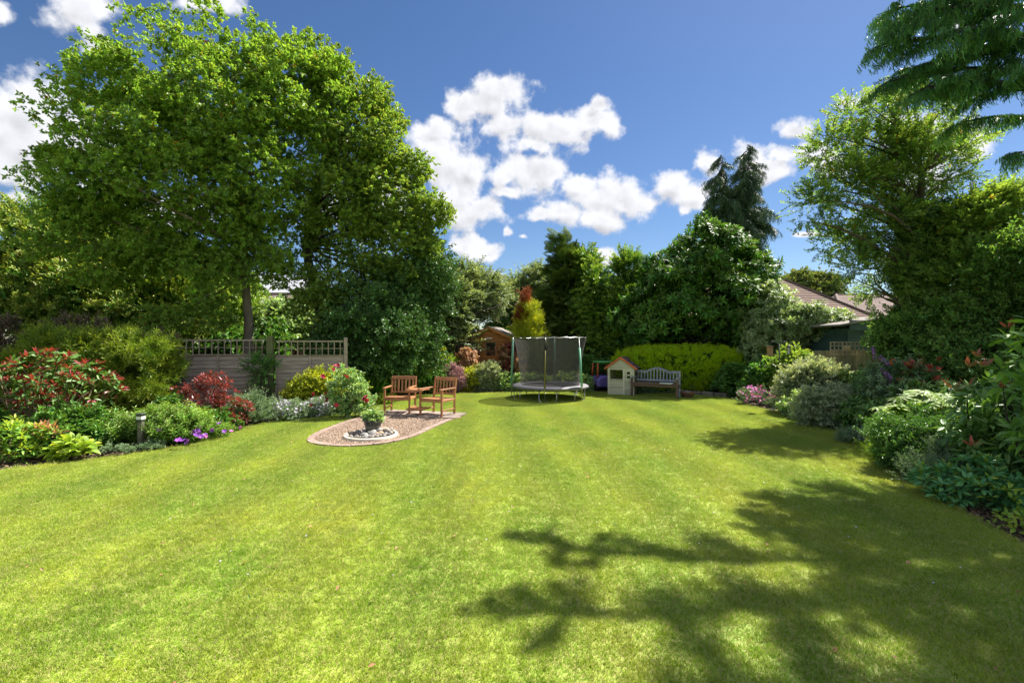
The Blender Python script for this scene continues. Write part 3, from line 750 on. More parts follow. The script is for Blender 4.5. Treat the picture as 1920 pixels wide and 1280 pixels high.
# ------------------------------------------------------------------ two seats joined by a table
m_teak = surf('oiled hardwood', (.43, .20, .09), (.27, .12, .055), rough=.5, scale=3, bump=.2, stretch=(1, 1, 1), bscale=30)
seat = thing('companion_seat', 'orange brown wooden pair of armchairs joined by a small table, on paving slabs', 'garden seat', (-2.35, 11.0, .07))
def frameT(x, y, az):  # local: -Y is the direction the sitter faces
    return Matrix.Translation((x, y, .07)) @ Matrix.Rotation(az, 4, 'Z')
def P_(name, c, size, T, rot=(0, 0, 0), bev=.005, mat=None, parent=None):
    mb = MB(); mb.box(c, size, rot, bev, T); return mb.build(name, mat or m_teak, parent or seat, world_space=True)
def armchair(T, w=.62, d=.54):
    hw = w / 2
    for sx in (-1, 1):
        P_('leg', (sx * hw, -d / 2, .31), (.042, .05, .62), T)
        mb = MB(); mb.tube([T @ Vector((sx * hw, d / 2, 0)), T @ Vector((sx * hw, d / 2 + .01, .42)), T @ Vector((sx * hw, d / 2 + .09, .88))], [.028, .028, .026], 4); mb.build('back_leg', m_teak, seat, world_space=True)
        P_('armrest', (sx * hw, -.02, .635), (.062, d + .10, .03), T)
        P_('side_rail', (sx * hw, 0, .36), (.028, d, .055), T)
        P_('stretcher', (sx * hw, 0, .13), (.022, d, .035), T)
    P_('front_rail', (0, -d / 2 + .005, .36), (w - .04, .026, .065), T)
    P_('back_rail', (0, d / 2, .36), (w - .04, .026, .06), T)
    for i in range(6): P_('seat_slat', (0, -d / 2 + .035 + i * (d - .05) / 5.4, .405 - .006 * i), (w + .0, .075, .018), T)
    P_('top_rail', (0, d / 2 + .085, .845), (w - .045, .026, .085), T, rot=(-.18, 0, 0))
    P_('lower_back_rail', (0, d / 2 + .03, .475), (w - .045, .024, .04), T, rot=(-.18, 0, 0))
    for i in range(6):
        x = -w / 2 + .075 + i * (w - .15) / 5
        P_('back_slat', (x, d / 2 + .057, .65), (.042, .014, .33), T, rot=(-.17, 0, 0), bev=.003)
TA = frameT(-2.82, 11.48, R(-3)); TB = frameT(-1.82, 11.12, R(-26))
armchair(TA); armchair(TB)
tm = Matrix.Translation((-2.31, 11.14, .07)) @ Matrix.Rotation(R(-14), 4, 'Z')
for i in range(5): P_('table_slat', (-.0, -.16 + i * .085, .61), (.46, .075, .018), tm)
for i in range(5): P_('shelf_slat', (0, -.16 + i * .085, .15), (.42, .06, .016), tm)
for sy in (-1, 1):
    P_('table_rail', (0, sy * .19, .585), (.44, .024, .03), tm); P_('shelf_rail', (0, sy * .17, .128), (.44, .02, .028), tm)

# ------------------------------------------------------------------ trampoline
m_steel = surf('galvanised steel', (.55, .55, .54), (.40, .40, .40), rough=.35, scale=8, bump=.05, metal=.85)
m_foam = surf('green foam sleeve', (.17, .42, .29), (.12, .33, .22), rough=.6, scale=10, bump=.15)
m_pad = surf('grey pvc pad', (.15, .145, .155), (.10, .10, .12), rough=.6, scale=4, bump=.25)
m_black = surf('black fabric', (.016, .016, .018), (.010, .010, .012), rough=.6, scale=20, bump=.1)
m_yel = surf('yellow webbing', (.48, .42, .07), (.38, .33, .05), rough=.6, scale=20, bump=.1)
m_net, nt, N, L, P = nodes_of('safety net')
P.inputs['Base Color'].default_value = (.075, .07, .07, 1); P.inputs['Roughness'].default_value = .8
tc = N.new('ShaderNodeTexCoord'); nz = N.new('ShaderNodeTexNoise'); nz.inputs['Scale'].default_value = 160; L(tc.outputs['Object'], nz.inputs[0])
mr = N.new('ShaderNodeMapRange'); L(nz.outputs[0], mr.inputs[0]); mr.inputs[1].default_value = .35; mr.inputs[2].default_value = .65; mr.inputs[3].default_value = .46; mr.inputs[4].default_value = .80
tp = N.new('ShaderNodeBsdfTransparent'); ms = N.new('ShaderNodeMixShader'); L(mr.outputs[0], ms.inputs[0]); L(P.outputs[0], ms.inputs[2]); L(tp.outputs[0], ms.inputs[1])
# ms factor = coverage
L(ms.outputs[0], N['Material Output'].inputs[0])
TC = Vector((1.23, 14.75, 0)); TR = 1.22; TZ = .44; TT = 1.99
tramp = thing('trampoline', 'round trampoline with green padded poles and grey safety net on the lawn', 'trampoline', tuple(TC))
def ringpts(r, z, n=48, a0=0): return [(r * math.cos(a0 + 2 * math.pi * k / n), r * math.sin(a0 + 2 * math.pi * k / n), z) for k in range(n + 1)]
mb = MB(); mb.lathe([(.93, TZ + .012), (.95, TZ + .03), (1.06, TZ + .035), (TR - .02, TZ + .02), (TR + .03, TZ - .02), (TR + .025, TZ - .05), (TR - .01, TZ - .01), (.95, TZ + .0)], n=56)
mb.build('edge_pad', m_pad, tramp, smooth=True)
MB().lathe([(.001, TZ - .012), (.93, TZ + .004)], n=48).build('jumping_mat', m_black, tramp)
MB().tube(ringpts(TR - .03, TZ - .05), .02, 6, caps=False).build('frame_ring', m_steel, tramp, smooth=True)
for a in (200, 262, 318, 22, 82, 142):
    p0 = Vector((math.cos(R(a)), math.sin(R(a)), 0)); w_ = R(13)
    q0 = Vector((math.cos(R(a) - w_), math.sin(R(a) - w_), 0)) * (TR - .05); q1 = Vector((math.cos(R(a) + w_), math.sin(R(a) + w_), 0)) * (TR - .05)
    MB().tube([q0 + Vector((0, 0, TZ - .06)), q0 + Vector((0, 0, .06)), q0.lerp(q1, .12) + Vector((0, 0, .022)), q0.lerp(q1, .88) + Vector((0, 0, .022)), q1 + Vector((0, 0, .06)), q1 + Vector((0, 0, TZ - .06))], .016, 6).build('leg', m_steel, tramp, smooth=True)
poles = [(184, 'f'), (258, 'y'), (316, 'h'), (78, 'f')]
ptops = []
for a, k in poles:
    o0 = Vector((math.cos(R(a)), math.sin(R(a)), 0)); b = o0 * (TR + .03); t = o0 * (TR - (.08 if k == 'h' else .02))
    if k == 'y': t = o0 * (TR - .16)
    top = t + Vector((0, 0, TT)); ptops.append(top)
    if k == 'y':
        MB().tube([b + Vector((0, 0, .05)), b + Vector((0, 0, TZ)), top], .012, 6).build('pole', m_steel, tramp, smooth=True)
        u0 = b + Vector((0, 0, TZ - .02)); MB().tube([u0, u0.lerp(top, .74)], .026, 8).build('pole_sleeve', m_black, tramp, smooth=True)
        v = Vector((0, -.022, 0)); MB().tube([u0 + v, u0.lerp(top, .74) + v], .011, 6).build('yellow_strip', m_yel, tramp, smooth=True)
        MB().tube([u0.lerp(top, .745), u0.lerp(top, .95)], .033, 8).build('net_sleeve', m_black, tramp, smooth=True)
    elif k == 'h':
        MB().tube([b + Vector((0, 0, .03)), b + Vector((0, 0, TZ)), b.lerp(top, .0) + Vector((0, 0, TZ + .05)), top], .014, 6).build('pole', m_steel, tramp, smooth=True)
        u0 = b + Vector((0, 0, TZ + .02)); MB().tube([u0, u0.lerp(top, .78)], .034, 8).build('pole_sleeve', m_foam, tramp, smooth=True)
    else:
        MB().tube([b + Vector((0, 0, .03)), top], .014, 6).build('pole', m_steel, tramp, smooth=True)
        u0 = b + Vector((0, 0, TZ - .02)); MB().tube([u0, u0.lerp(top, .95)], .034, 8).build('pole_sleeve', m_foam, tramp, smooth=True)
    MB().lathe([(.02, 0), (.024, .02), (.018, .045), (.001, .05)], top, 10).build('pole_cap', m_black, tramp, smooth=True)
rtop = TR - .05
MB().tube([(p[0], p[1], TT - .02 + .012 * math.sin(3 * i)) for i, p in enumerate(ringpts(rtop, 0, 40))], .010, 6, caps=False).build('top_hoop', m_steel, tramp, smooth=True)
nn, nh = 64, 10; vs = []
for i in range(nh + 1):
    t = i / nh
    for k in range(nn):
        a = 2 * math.pi * k / nn
        r = .95 + (rtop - .95) * (t ** 1.7) + .012 * math.sin(9 * a) * math.sin(math.pi * t)
        z = TZ + .03 + (TT - .03 - TZ - .03) * t - .03 * abs(math.sin(2 * a)) * t
        vs.append((r * math.cos(a), r * math.sin(a), z))
mb = MB(); mb.add(vs, [(i * nn + k, i * nn + (k + 1) % nn, (i + 1) * nn + (k + 1) % nn, (i + 1) * nn + k) for i in range(nh) for k in range(nn)])
mb.build('safety_net', m_net, tramp, smooth=True)

# ------------------------------------------------------------------ shed
m_shed = surf('orange brown shed wood', (.55, .24, .065), (.40, .16, .045), rough=.75, scale=3, bump=.4, stretch=(1, 1, 6))
m_felt = surf('roofing felt', (.27, .24, .22), (.19, .17, .16), rough=.95, scale=10, bump=.3)
m_dark, nt, N, L, P = nodes_of('window glass'); P.inputs['Base Color'].default_value = (.012, .016, .015, 1); P.inputs['Roughness'].default_value = .08
m_white = surf('white plastic', (.75, .75, .72), (.65, .65, .62), rough=.4, scale=5, bump=.02)
m_trim = surf('pale frame wood', (.36, .22, .11), (.28, .17, .09), rough=.7, scale=5, bump=.2)
SX, SY, SW, SD = -.95, 19.0, 2.25, 2.6
shed = thing('garden_shed', 'small brown wooden shed with dark window half hidden by pink leaved shrubs', 'shed', (SX, SY, 0), R(-12))
def sb(name, c, s, mat, rot=(0, 0, 0), bev=0, parent=shed): return MB().box(c, s, rot, bev).build(name, mat, parent)
EZ, RZ = 1.90, 2.42
mb = MB(); mb.add([(-SW / 2 + .02, .03, 0), (SW / 2 - .02, .03, 0), (SW / 2 - .02, .03, EZ), (0, .03, RZ - .02), (-SW / 2 + .02, .03, EZ)] + [(x, SD, z) for x, z in ((-SW / 2 + .02, 0), (SW / 2 - .02, 0), (SW / 2 - .02, EZ), (0, RZ - .02), (-SW / 2 + .02, EZ))],
    [(0, 1, 2, 3, 4), (9, 8, 7, 6, 5), (1, 6, 7, 2), (0, 4, 9, 5), (0, 5, 6, 1)]); mb.build('shed_walls', m_shed, shed)
nb = 17
for i in range(nb):
    z0 = i * RZ / nb; z1 = z0 + RZ / nb - .012; zc = (z0 + z1) / 2
    hw = SW / 2 if z1 < EZ else SW / 2 * (RZ - z1) / (RZ - EZ)
    if hw < .06: continue
    w0, w1 = -.16, .30  # window opening
    runs = [(-hw, hw)] if not (1.22 < zc < 1.84) else [(-hw, w0), (w1, hw)]
    for a, b in runs: sb('board', ((a + b) / 2, -.005, zc), (b - a, .022, z1 - z0), m_shed, rot=(.06, 0, 0))
wf = sb('window_frame', (.07, .005, 1.53), (.46, .04, .64), m_trim)
sb('pane', (.07, -.018, 1.53), (.36, .012, .54), m_dark)
sb('light', (.0, -.03, 1.98), (.30, .05, .06), m_white, bev=.01)
sl = math.atan2(RZ - EZ, SW / 2); rl = math.hypot(RZ - EZ, SW / 2) + .16
for s in (-1, 1):
    cx = s * (rl / 2) * math.cos(sl); cz = RZ + .05 - (rl / 2) * math.sin(sl)
    sb('roof_panel', (cx, SD / 2 - .03, cz), (rl, SD + .26, .03), m_felt, rot=(0, s * sl, 0))
    sb('barge_board', (cx, -.165, cz - .05), (rl, .022, .10), m_shed, rot=(0, s * sl, 0))
bb = thing('bird_box', 'tiny orange wooden nest box fixed to the brown shed wall', 'bird box', (SX - .48, SY - .06 + .1, 1.5), R(-12))
MB().box((0, 0, .0), (.22, .12, .28), bev=.005).build('box_body', m_teak, bb); MB().box((0, -.02, .155), (.26, .18, .02), (-.2, 0, 0)).build('lid', m_teak, bb)
MB().tube([(0, -.062, .04), (0, -.066, .04)], .025, 10).build('entrance_hole', m_black, bb)

# ------------------------------------------------------------------ playhouse
m_cream = surf('cream plastic', (.62, .60, .47), (.55, .53, .41), rough=.45, scale=3, bump=.05)
m_orange = surf('orange plastic', (.62, .13, .045), (.5, .1, .035), rough=.4, scale=4, bump=.05)
m_proof = surf('plum roof plastic', (.15, .10, .16), (.10, .065, .11), rough=.45, scale=5, bump=.08)
m_olive = surf('olive plastic', (.24, .25, .12), (.19, .20, .09), rough=.5, scale=5, bump=.05)
ph = thing('playhouse', 'small cream plastic playhouse with orange trimmed purple roof beside the bench', 'playhouse', (3.72, 15.55, .025), R(-24))
def pb(name, c, s, mat, rot=(0, 0, 0), bev=.008, parent=ph): return MB().box(c, s, rot, bev).build(name, mat, parent)
PW, PD, PE, PR = .90, .86, .92, 1.24
hw = PW / 2
# front wall: posts, boards, gable, two small openings right of the big one
pb('corner_post', (-hw + .04, 0, PE / 2), (.08, .05, PE), m_cream); pb('corner_post', (hw - .03, 0, PE / 2), (.06, .05, PE), m_cream)
pb('middle_post', (.10, -.003, PE / 2), (.07, .05, PE), m_cream)
for i in range(7): pb('wall_board', (-.155, .004, .035 + i * .072), (.44, .038, .062), m_cream, bev=.012)
for i in range(7): pb('wall_board', (.262, .004, .035 + i * .072), (.255, .038, .062), m_cream, bev=.012)
pb('window_sill', (-.155, -.01, .525), (.44, .07, .03), m_cream)
pb('lintel', (-.155, 0, .885), (.44, .045, .07), m_cream)
for z0, z1 in ((.505, .57), (.65, .71), (.79, .92)): pb('wall_board', (.262, .004, (z0 + z1) / 2), (.255, .038, z1 - z0), m_cream, bev=.004)
for z in (.61, .75):
    for x, w in ((.17, .07), (.35, .08)): pb('wall_board', (x, .004, z), (w, .034, .078), m_cream, bev=.002)
mb = MB(); mb.add([(-hw, y, PE) for y in (-.022,)] + [(hw, -.022, PE), (0, -.022, PR), (-hw, .022, PE), (hw, .022, PE), (0, .022, PR)], [(0, 1, 2), (5, 4, 3), (0, 3, 4, 1), (1, 4, 5, 2), (2, 5, 3, 0)]); mb.build('gable', m_cream, ph)
mb = MB(); mb.add([(-hw, PD - .022, PE), (hw, PD - .022, PE), (0, PD - .022, PR), (-hw, PD + .022, PE), (hw, PD + .022, PE), (0, PD + .022, PR)], [(0, 1, 2), (5, 4, 3), (0, 3, 4, 1), (1, 4, 5, 2), (2, 5, 3, 0)]); mb.build('back_gable', m_cream, ph)
pb('back_wall', (0, PD, PE / 2), (PW - .01, .04, PE), m_olive)
for x in (-hw + .02, hw - .02):
    pb('side_wall', (x, PD / 2, .27), (.03, PD - .08, .50), m_olive)
    for i in range(3): pb('side_post', (x, .10 + i * (PD - .2) / 2, .70), (.035, .07, .42), m_olive)
psl = math.atan2(PR - PE, hw); prl = math.hypot(PR - PE, hw) + .12
for s in (-1, 1):
    cx = s * (prl / 2 - .0) * math.cos(psl); cz = PR + .045 - (prl / 2) * math.sin(psl)
    for i in range(6):
        u = (i + .5) / 6 * prl
        pb('roof_tile', (s * u * math.cos(psl), PD / 2, PR + .045 - u * math.sin(psl) + .006 * (i % 2)), (prl / 6 + .008, PD + .14, .022), m_proof, rot=(0, s * (psl - .10), 0), bev=.004)
    pb('roof_trim', (cx, -.085, cz - .01), (prl, .03, .065), m_orange, rot=(0, s * psl, 0))
    pb('roof_trim', (cx, PD + .085, cz - .01), (prl, .03, .065), m_orange, rot=(0, s * psl, 0))

# ------------------------------------------------------------------ toy car behind the playhouse
m_lilac = surf('lilac plastic', (.22, .17, .55), (.17, .13, .45), rough=.35, scale=4, bump=.04)
m_tgreen = surf('green plastic', (.10, .36, .10), (.08, .28, .08), rough=.4, scale=4, bump=.04)
car = thing('toy_car', 'purple plastic ride-on toy car with green roof behind the playhouse', 'toy car', (3.42, 17.2, .0), R(10))
mb = MB()
prof = [(-.36, .16), (-.36, .40), (-.30, .50), (-.12, .58), (.12, .58), (.30, .50), (.36, .40), (.36, .16)]
for y, k in ((-.42, .82), (-.34, 1), (.34, 1), (.42, .85)): mb.v += [(x * k, y, .30 + (z - .30) * k) for x, z in prof]
for i in range(3):
    for j in range(8): mb.f.append((i * 8 + j, i * 8 + (j + 1) % 8, (i + 1) * 8 + (j + 1) % 8, (i + 1) * 8 + j)); mb.m.append(0)
mb.f += [tuple(range(8))[::-1], tuple(range(24, 32))]; mb.m += [0, 0]
mb.build('car_body', m_lilac, car, smooth=False)
for sx in (-1, 1):
    for sy in (-1, 1):
        MB().tube([(sx * .31, sy * .3, .50), (sx * .27, sy * .24, 1.05)], .035, 8).build('roof_pillar', m_orange, car, smooth=True)
        w_ = MB(); w_.tube([(sx * .32, sy * .27, .13), (sx * .40, sy * .27, .13)], .13, 16).build('wheel', m_black, car, smooth=False)
MB().box((0, 0, 1.08), (.62, .62, .07), bev=.03).build('roof', m_tgreen, car)
MB().box((0, .1, .60), (.3, .1, .14), bev=.03).build('seat', m_black, car)

# ------------------------------------------------------------------ bench
m_bgrey = surf('blue grey painted wood', (.34, .35, .42), (.26, .27, .34), rough=.7, scale=4, bump=.25)
m_bbrown = surf('worn brown bench wood', (.19, .115, .085), (.12, .075, .055), rough=.8, scale=4, bump=.4)
bA, bB = Vector((4.14, 15.25, 0)), Vector((5.27, 14.42, 0)); bm_ = (bA + bB) / 2; bang = math.atan2(bB.y - bA.y, bB.x - bA.x) * .8
bench = thing('garden_bench', 'wooden garden bench with arched blue grey slatted back before the round hedge', 'bench', (bm_.x + .05, bm_.y + .25, .025), bang)
BW = 1.50
def bp(name, c, s, mat, rot=(0, 0, 0), bev=.006): return MB().box(c, s, rot, bev).build(name, mat, bench)
for s in (-1, 1):
    bp('front_leg', (s * (BW / 2 - .03), -.25, .31), (.065, .06, .62), m_bbrown)
    bp('rear_leg', (s * (BW / 2 - .03), .25, .40), (.06, .06, .80), m_bgrey if s > 0 else m_bbrown, rot=(-.08, 0, 0))
    bp('armrest', (s * (BW / 2 - .03), -.02, .635), (.075, .60, .032), m_bgrey)
    bp('side_rail', (s * (BW / 2 - .03), 0, .36), (.035, .46, .07), m_bbrown)
bp('front_rail', (0, -.25, .385), (BW - .09, .035, .085), m_bbrown)
for i in range(6): bp('seat_slat', (0, -.235 + i * .088, .445), (BW - .06 if 0 < i < 5 else BW - .14, .072, .02), m_bbrown)
bp('lower_back_rail', (0, .255, .52), (BW - .10, .032, .06), m_bgrey)
def arch(x):
    u = abs(x) / (BW / 2); return .80 + .13 * (.5 + .5 * math.cos(math.pi * min(u * 1.55, 1))) + (.015 * (u > .65))
K = 24; mb = MB(); vs = []
for i in range(K + 1):
    x = -BW / 2 + BW * i / K; z = arch(x)
    vs += [(x, .285, z - .045), (x, .285, z + .035), (x, .325, z + .035), (x, .325, z - .045)]
fs = [(4 * i + a, 4 * i + (a + 1) % 4, 4 * i + 4 + (a + 1) % 4, 4 * i + 4 + a) for i in range(K) for a in range(4)] + [(0, 1, 2, 3), (4 * K + 3, 4 * K + 2, 4 * K + 1, 4 * K)]
mb.add(vs, fs); mb.build('top_rail', m_bgrey, bench)
for i in range(13):
    x = -BW / 2 + .12 + i * (BW - .24) / 12; z = arch(x) - .04
    bp('back_slat', (x, .28, (.54 + z) / 2), (.04, .016, z - .54), m_bgrey, rot=(-.04, 0, 0), bev=.003)
papers = MB().box((0, 0, .012), (.40, .28, .024), bev=.004).mesh(m_white)
pp = link('folded_sheet', papers, None, loc=(5.02, 14.78, .025 + .456), rot=(0, 0, bang)); props(pp, 'thin pale folded sheet lying on the end of the bench seat', 'folded sheet')

# ------------------------------------------------------------------ pot, stone edging beyond the bench
m_terra = surf('weathered terracotta', (.26, .12, .075), (.15, .08, .055), rough=.9, scale=4, bump=.3, c3=(.32, .26, .2))
tp_ = thing('terracotta_bowl', 'low brown terracotta bowl on the grass at the end of the bench', 'bowl', (5.72, 14.85, .02))
MB().lathe([(.001, 0), (.13, 0), (.15, .02), (.21, .14), (.22, .15), (.22, .19), (.20, .19), (.185, .15), (.001, .13)], n=28).build('bowl_body', m_terra, tp_, smooth=True)
rs = rock_mesh(m_cob, 2, .6, .05); o = link('stone', rs, tp_, (.02, .0, .18)); o.scale = (.09, .07, .06)
wallst = thing('stone_edging', 'low row of grey brown edging stones along the shaded bed behind the bench', 'stone edging', (6.2, 15.7, 0))
m_wst = surf('mossy edging stone', (.21, .18, .15), (.12, .11, .09), rough=.95, scale=4, bump=.5)
q0, q1 = Vector((5.5, 16.25)), Vector((7.05, 14.9))
for i in range(5):
    a = q0.lerp(q1, (i + .5) / 5); MB().box((a.x, a.y, .075), (.38, .13, .15 + .02 * (i % 2)), (0, 0, -.72 + rng.normal() * .04), bev=.02).build('edging_stone', m_wst, wallst, world_space=True)

# ------------------------------------------------------------------ bird feeder pole
m_iron = surf('dull green iron', (.06, .075, .06), (.04, .05, .04), rough=.5, scale=9, bump=.05)
fx, fy = at(1461, 700, 12.1).x, 12.1
fd = thing('feeder_pole', 'thin iron bird feeding pole with two hooks rising from the flower bed', 'feeder pole', (fx, fy, 0))
MB().tube([(0, 0, -.05), (0, 0, 1.80)], .014, 8).build('pole', m_iron, fd, smooth=True)
for s in (-1, 1):
    MB().tube([(0, 0, 1.70), (s * .08, 0, 1.83), (s * .18, 0, 1.86), (s * .25, 0, 1.80), (s * .25, 0, 1.76)], .006, 6).build('hook', m_iron, fd, smooth=True)
fa = thing('bird_feeder', 'wooden bird feeder hanging from the left hook of the iron pole', 'bird feeder', (fx - .25, fy, 1.50), group='hanging bird feeders')
MB().box((0, 0, .10), (.11, .10, .20), bev=.004).build('seed_tube', m_trim, fa); MB().box((0, 0, .215), (.15, .14, .02), bev=.004).build('feeder_lid', m_terra, fa); MB().box((0, 0, -.006), (.15, .14, .012)).build('tray', m_trim, fa)
MB().tube([(0, 0, .225), (0, 0, .27)], .003, 5).build('hanger', m_iron, fa)
fb = thing('bird_feeder', 'grey wire bird feeder with domed cap on the right hook of the iron pole', 'bird feeder', (fx + .25, fy, 1.52), group='hanging bird feeders')
MB().tube([(0, 0, .0), (0, 0, .17)], .04, 12).build('seed_tube', m_steel, fb); MB().lathe([(.001, .235), (.04, .22), (.065, .17), (.001, .171)], n=16).build('feeder_lid', m_iron, fb, smooth=True)

# ------------------------------------------------------------------ garden light in the left bed
m_post = surf('old post', (.20, .19, .13), (.12, .12, .08), rough=.9, scale=8, bump=.4)
p = gnd(286, 836); gl = thing('garden_light', 'small square post light standing in the green leafy clump', 'garden light', (p.x, p.y - .25, 0))
MB().box((0, 0, .24), (.075, .075, .48), bev=.006).build('post', m_post, gl); MB().box((0, 0, .54), (.085, .085, .12), bev=.004).build('lamp_housing', m_iron, gl)
MB().box((0, 0, .545), (.092, .092, .05)).build('lens', m_white, gl); MB().box((0, 0, .61), (.11, .11, .025), bev=.006).build('cap', m_iron, gl)

# ------------------------------------------------------------------ green shed and fence on the right
m_gshed = surf('dark green painted boards', (.07, .13, .105), (.05, .095, .08), rough=.7, scale=4, bump=.3)
gs2 = thing('green_shed', 'dark green boarded outbuilding with grey roof behind the right hand fence', 'outbuilding', (12.2, 14.5, 0), R(0))
def gb(name, c, s, mat, rot=(0, 0, 0), bev=0): return MB().box(c, s, rot, bev).build(name, mat, gs2)
for i in range(15): gb('wall_board', (0, -.8, .075 + i * .15), (4.2, .03, .142), m_gshed, rot=(.05, 0, 0))
gb('wall_core', (0, .9, 1.12), (4.1, 3.3, 2.24), m_gshed)
for i in range(14): gb('side_board', (-2.08, .9, .075 + i * .15), (.03, 3.3, .142), m_gshed, rot=(0, .05, 0))
gb('fascia', (0.1, -1.02, 2.33), (4.6, .03, .30), m_gshed)
gb('roof_panel', (-1.62, .6, 2.48), (1.9, 3.4, .05), m_felt, rot=(0, -.16, 0)); gb('roof_panel', (1.4, .6, 2.63), (4.2, 3.4, .05), m_felt)
gb('window_frame', (-.72, -.835, 1.62), (.62, .05, .62), m_fencel); gb('pane', (-.72, -.866, 1.62), (.48, .012, .48), m_dark)
f2 = thing('close_board_fence', 'narrow upright board fence with small square trellis beside the green outbuilding', 'fence', (9.0, 12.2, 0))
m_fb = surf('olive grey fence wood', (.32, .29, .17), (.21, .20, .12), rough=.9, scale=4, bump=.5, stretch=(1, 1, .2))
a, b = Vector((8.55, 12.9, 0)), Vector((10.7, 12.3, 0)); fang = math.atan2(b.y - a.y, b.x - a.x)
for i in range(24):
    p = a.lerp(b, (i + .5) / 24); MB().box((p.x, p.y, .80), (.085, .014, 1.58 + rng.normal() * .008), (0, 0, fang + .12)).build('board', m_fb, f2, world_space=True)
for z in (.35, 1.2): MB().box(((a + b) / 2 + Vector((0, .05, z))), ((b - a).length, .04, .07), (0, 0, fang)).build('rail', m_fb, f2, world_space=True)
p = a.lerp(b, .34); MB().box((p.x + .02, p.y - .05, .86), (.20, .10, 1.72), (0, 0, fang), bev=.01).build('post', m_fb, f2, world_space=True)
c0, c1 = at(1557, 650, 12.65), at(1618, 650, 12.45)
for i in range(9):
    p = c0.lerp(c1, i / 8); MB().box((p.x, p.y, 1.66), (.028, .016, .36), (0, 0, fang)).build('trellis_slat', m_fencel, f2, world_space=True)
for z in (1.49, 1.61, 1.73, 1.83):
    m_ = (c0 + c1) / 2; MB().box((m_.x, m_.y - .017, z), ((c1 - c0).length + .05, .014, .028), (0, 0, fang)).build('trellis_rail', m_fencel, f2, world_space=True)

# ------------------------------------------------------------------ houses beyond
m_tile = surf('brown roof tiles', (.20, .125, .10), (.13, .085, .07), rough=.9, scale=2.5, bump=.6)
m_tile2 = surf('pinkish grey roof tiles', (.25, .19, .17), (.18, .13, .12), rough=.9, scale=2.5, bump=.6)
m_brick = surf('brick wall', (.26, .13, .09), (.18, .09, .06), rough=.9, scale=3, bump=.4)
def hip_house(name, label, x0, x1, y0, y1, ze, zr, hip, tmat, ncourse=26):
    h = thing(name, label, 'house', ((x0 + x1) / 2, y0, 0)); ox, oy = (x0 + x1) / 2, y0
    MB().box(((x0 + x1) / 2, (y0 + y1) / 2, ze / 2), (x1 - x0 - .8, y1 - y0 - .8, ze)).build('wall', m_brick, h, world_space=True)
    ym = (y0 + y1) / 2; r0, r1 = x0 + hip, x1 - hip
    V = Vector
    faces = [(V((x0, y0, ze)), V((x1, y0, ze)), V((r1, ym, zr)), V((r0, ym, zr))), (V((x1, y1, ze)), V((x0, y1, ze)), V((r0, ym, zr)), V((r1, ym, zr))),
             (V((x1, y0, ze)), V((x1, y1, ze)), V((r1, ym, zr)), V((r1, ym, zr))), (V((x0, y1, ze)), V((x0, y0, ze)), V((r0, ym, zr)), V((r0, ym, zr)))]
    for a, b, c, d in faces:
        mb = MB(); nrm = (b - a).cross(d - a).normalized()
        for i in range(ncourse):
            t0, t1 = i / ncourse, (i + 1) / ncourse
            p = [a.lerp(d, t0) + nrm * .028, b.lerp(c, t0) + nrm * .028, b.lerp(c, t1) + nrm * .004, a.lerp(d, t1) + nrm * .004]
            q = [a.lerp(d, t0), b.lerp(c, t0)]
            mb.add(p + q, [(0, 1, 2, 3), (4, 5, 1, 0)])
        mb.build('roof_slope', tmat, h, world_space=True)
    for p, q in ((V((r0, ym, zr)), V((r1, ym, zr))), (V((x1, y0, ze)), V((r1, ym, zr))), (V((x1, y1, ze)), V((r1, ym, zr))), (V((x0, y0, ze)), V((r0, ym, zr)))):
        MB().tube([p, q], .11, 6).build('ridge_tiles', tmat, h, world_space=True)
    return h
h1 = hip_house('house', 'brown tiled house roof with a small skylight behind the laurel', 9.0, 22.3, 27.0, 35.0, 3.0, 6.25, 4.2, m_tile)
# skylight on the front slope
u = Vector((0, 4, 3.25)).normalized(); sp_ = Vector((17.1, 27.0, 3.0)) + u * 3.3; an = math.atan2(3.25, 4)
sk = MB().box(sp_ + Vector((0, -.08, .1)), (.95, .95, .10), (an, 0, 0)).build('skylight_frame', m_white, h1, world_space=True)
m_sky, nt, N, L, P = nodes_of('skylight glass'); P.inputs['Base Color'].default_value = (.35, .42, .5, 1); P.inputs['Roughness'].default_value = .05
MB().box(sp_ + Vector((0, -.14, .16)), (.75, .75, .02), (an, 0, 0)).build('skylight_pane', m_sky, h1, world_space=True)
h2 = hip_house('house', 'pinkish grey tiled roof seen between the distant oak and the right tree', 23.5, 36, 32, 41, 2.9, 5.6, 2.5, m_tile2)
h3 = hip_house('house', 'pale pinkish roof glimpsed through the gap beneath the big oak', -19.5, -9.0, 23, 30, 2.4, 4.6, 3, m_tile2)

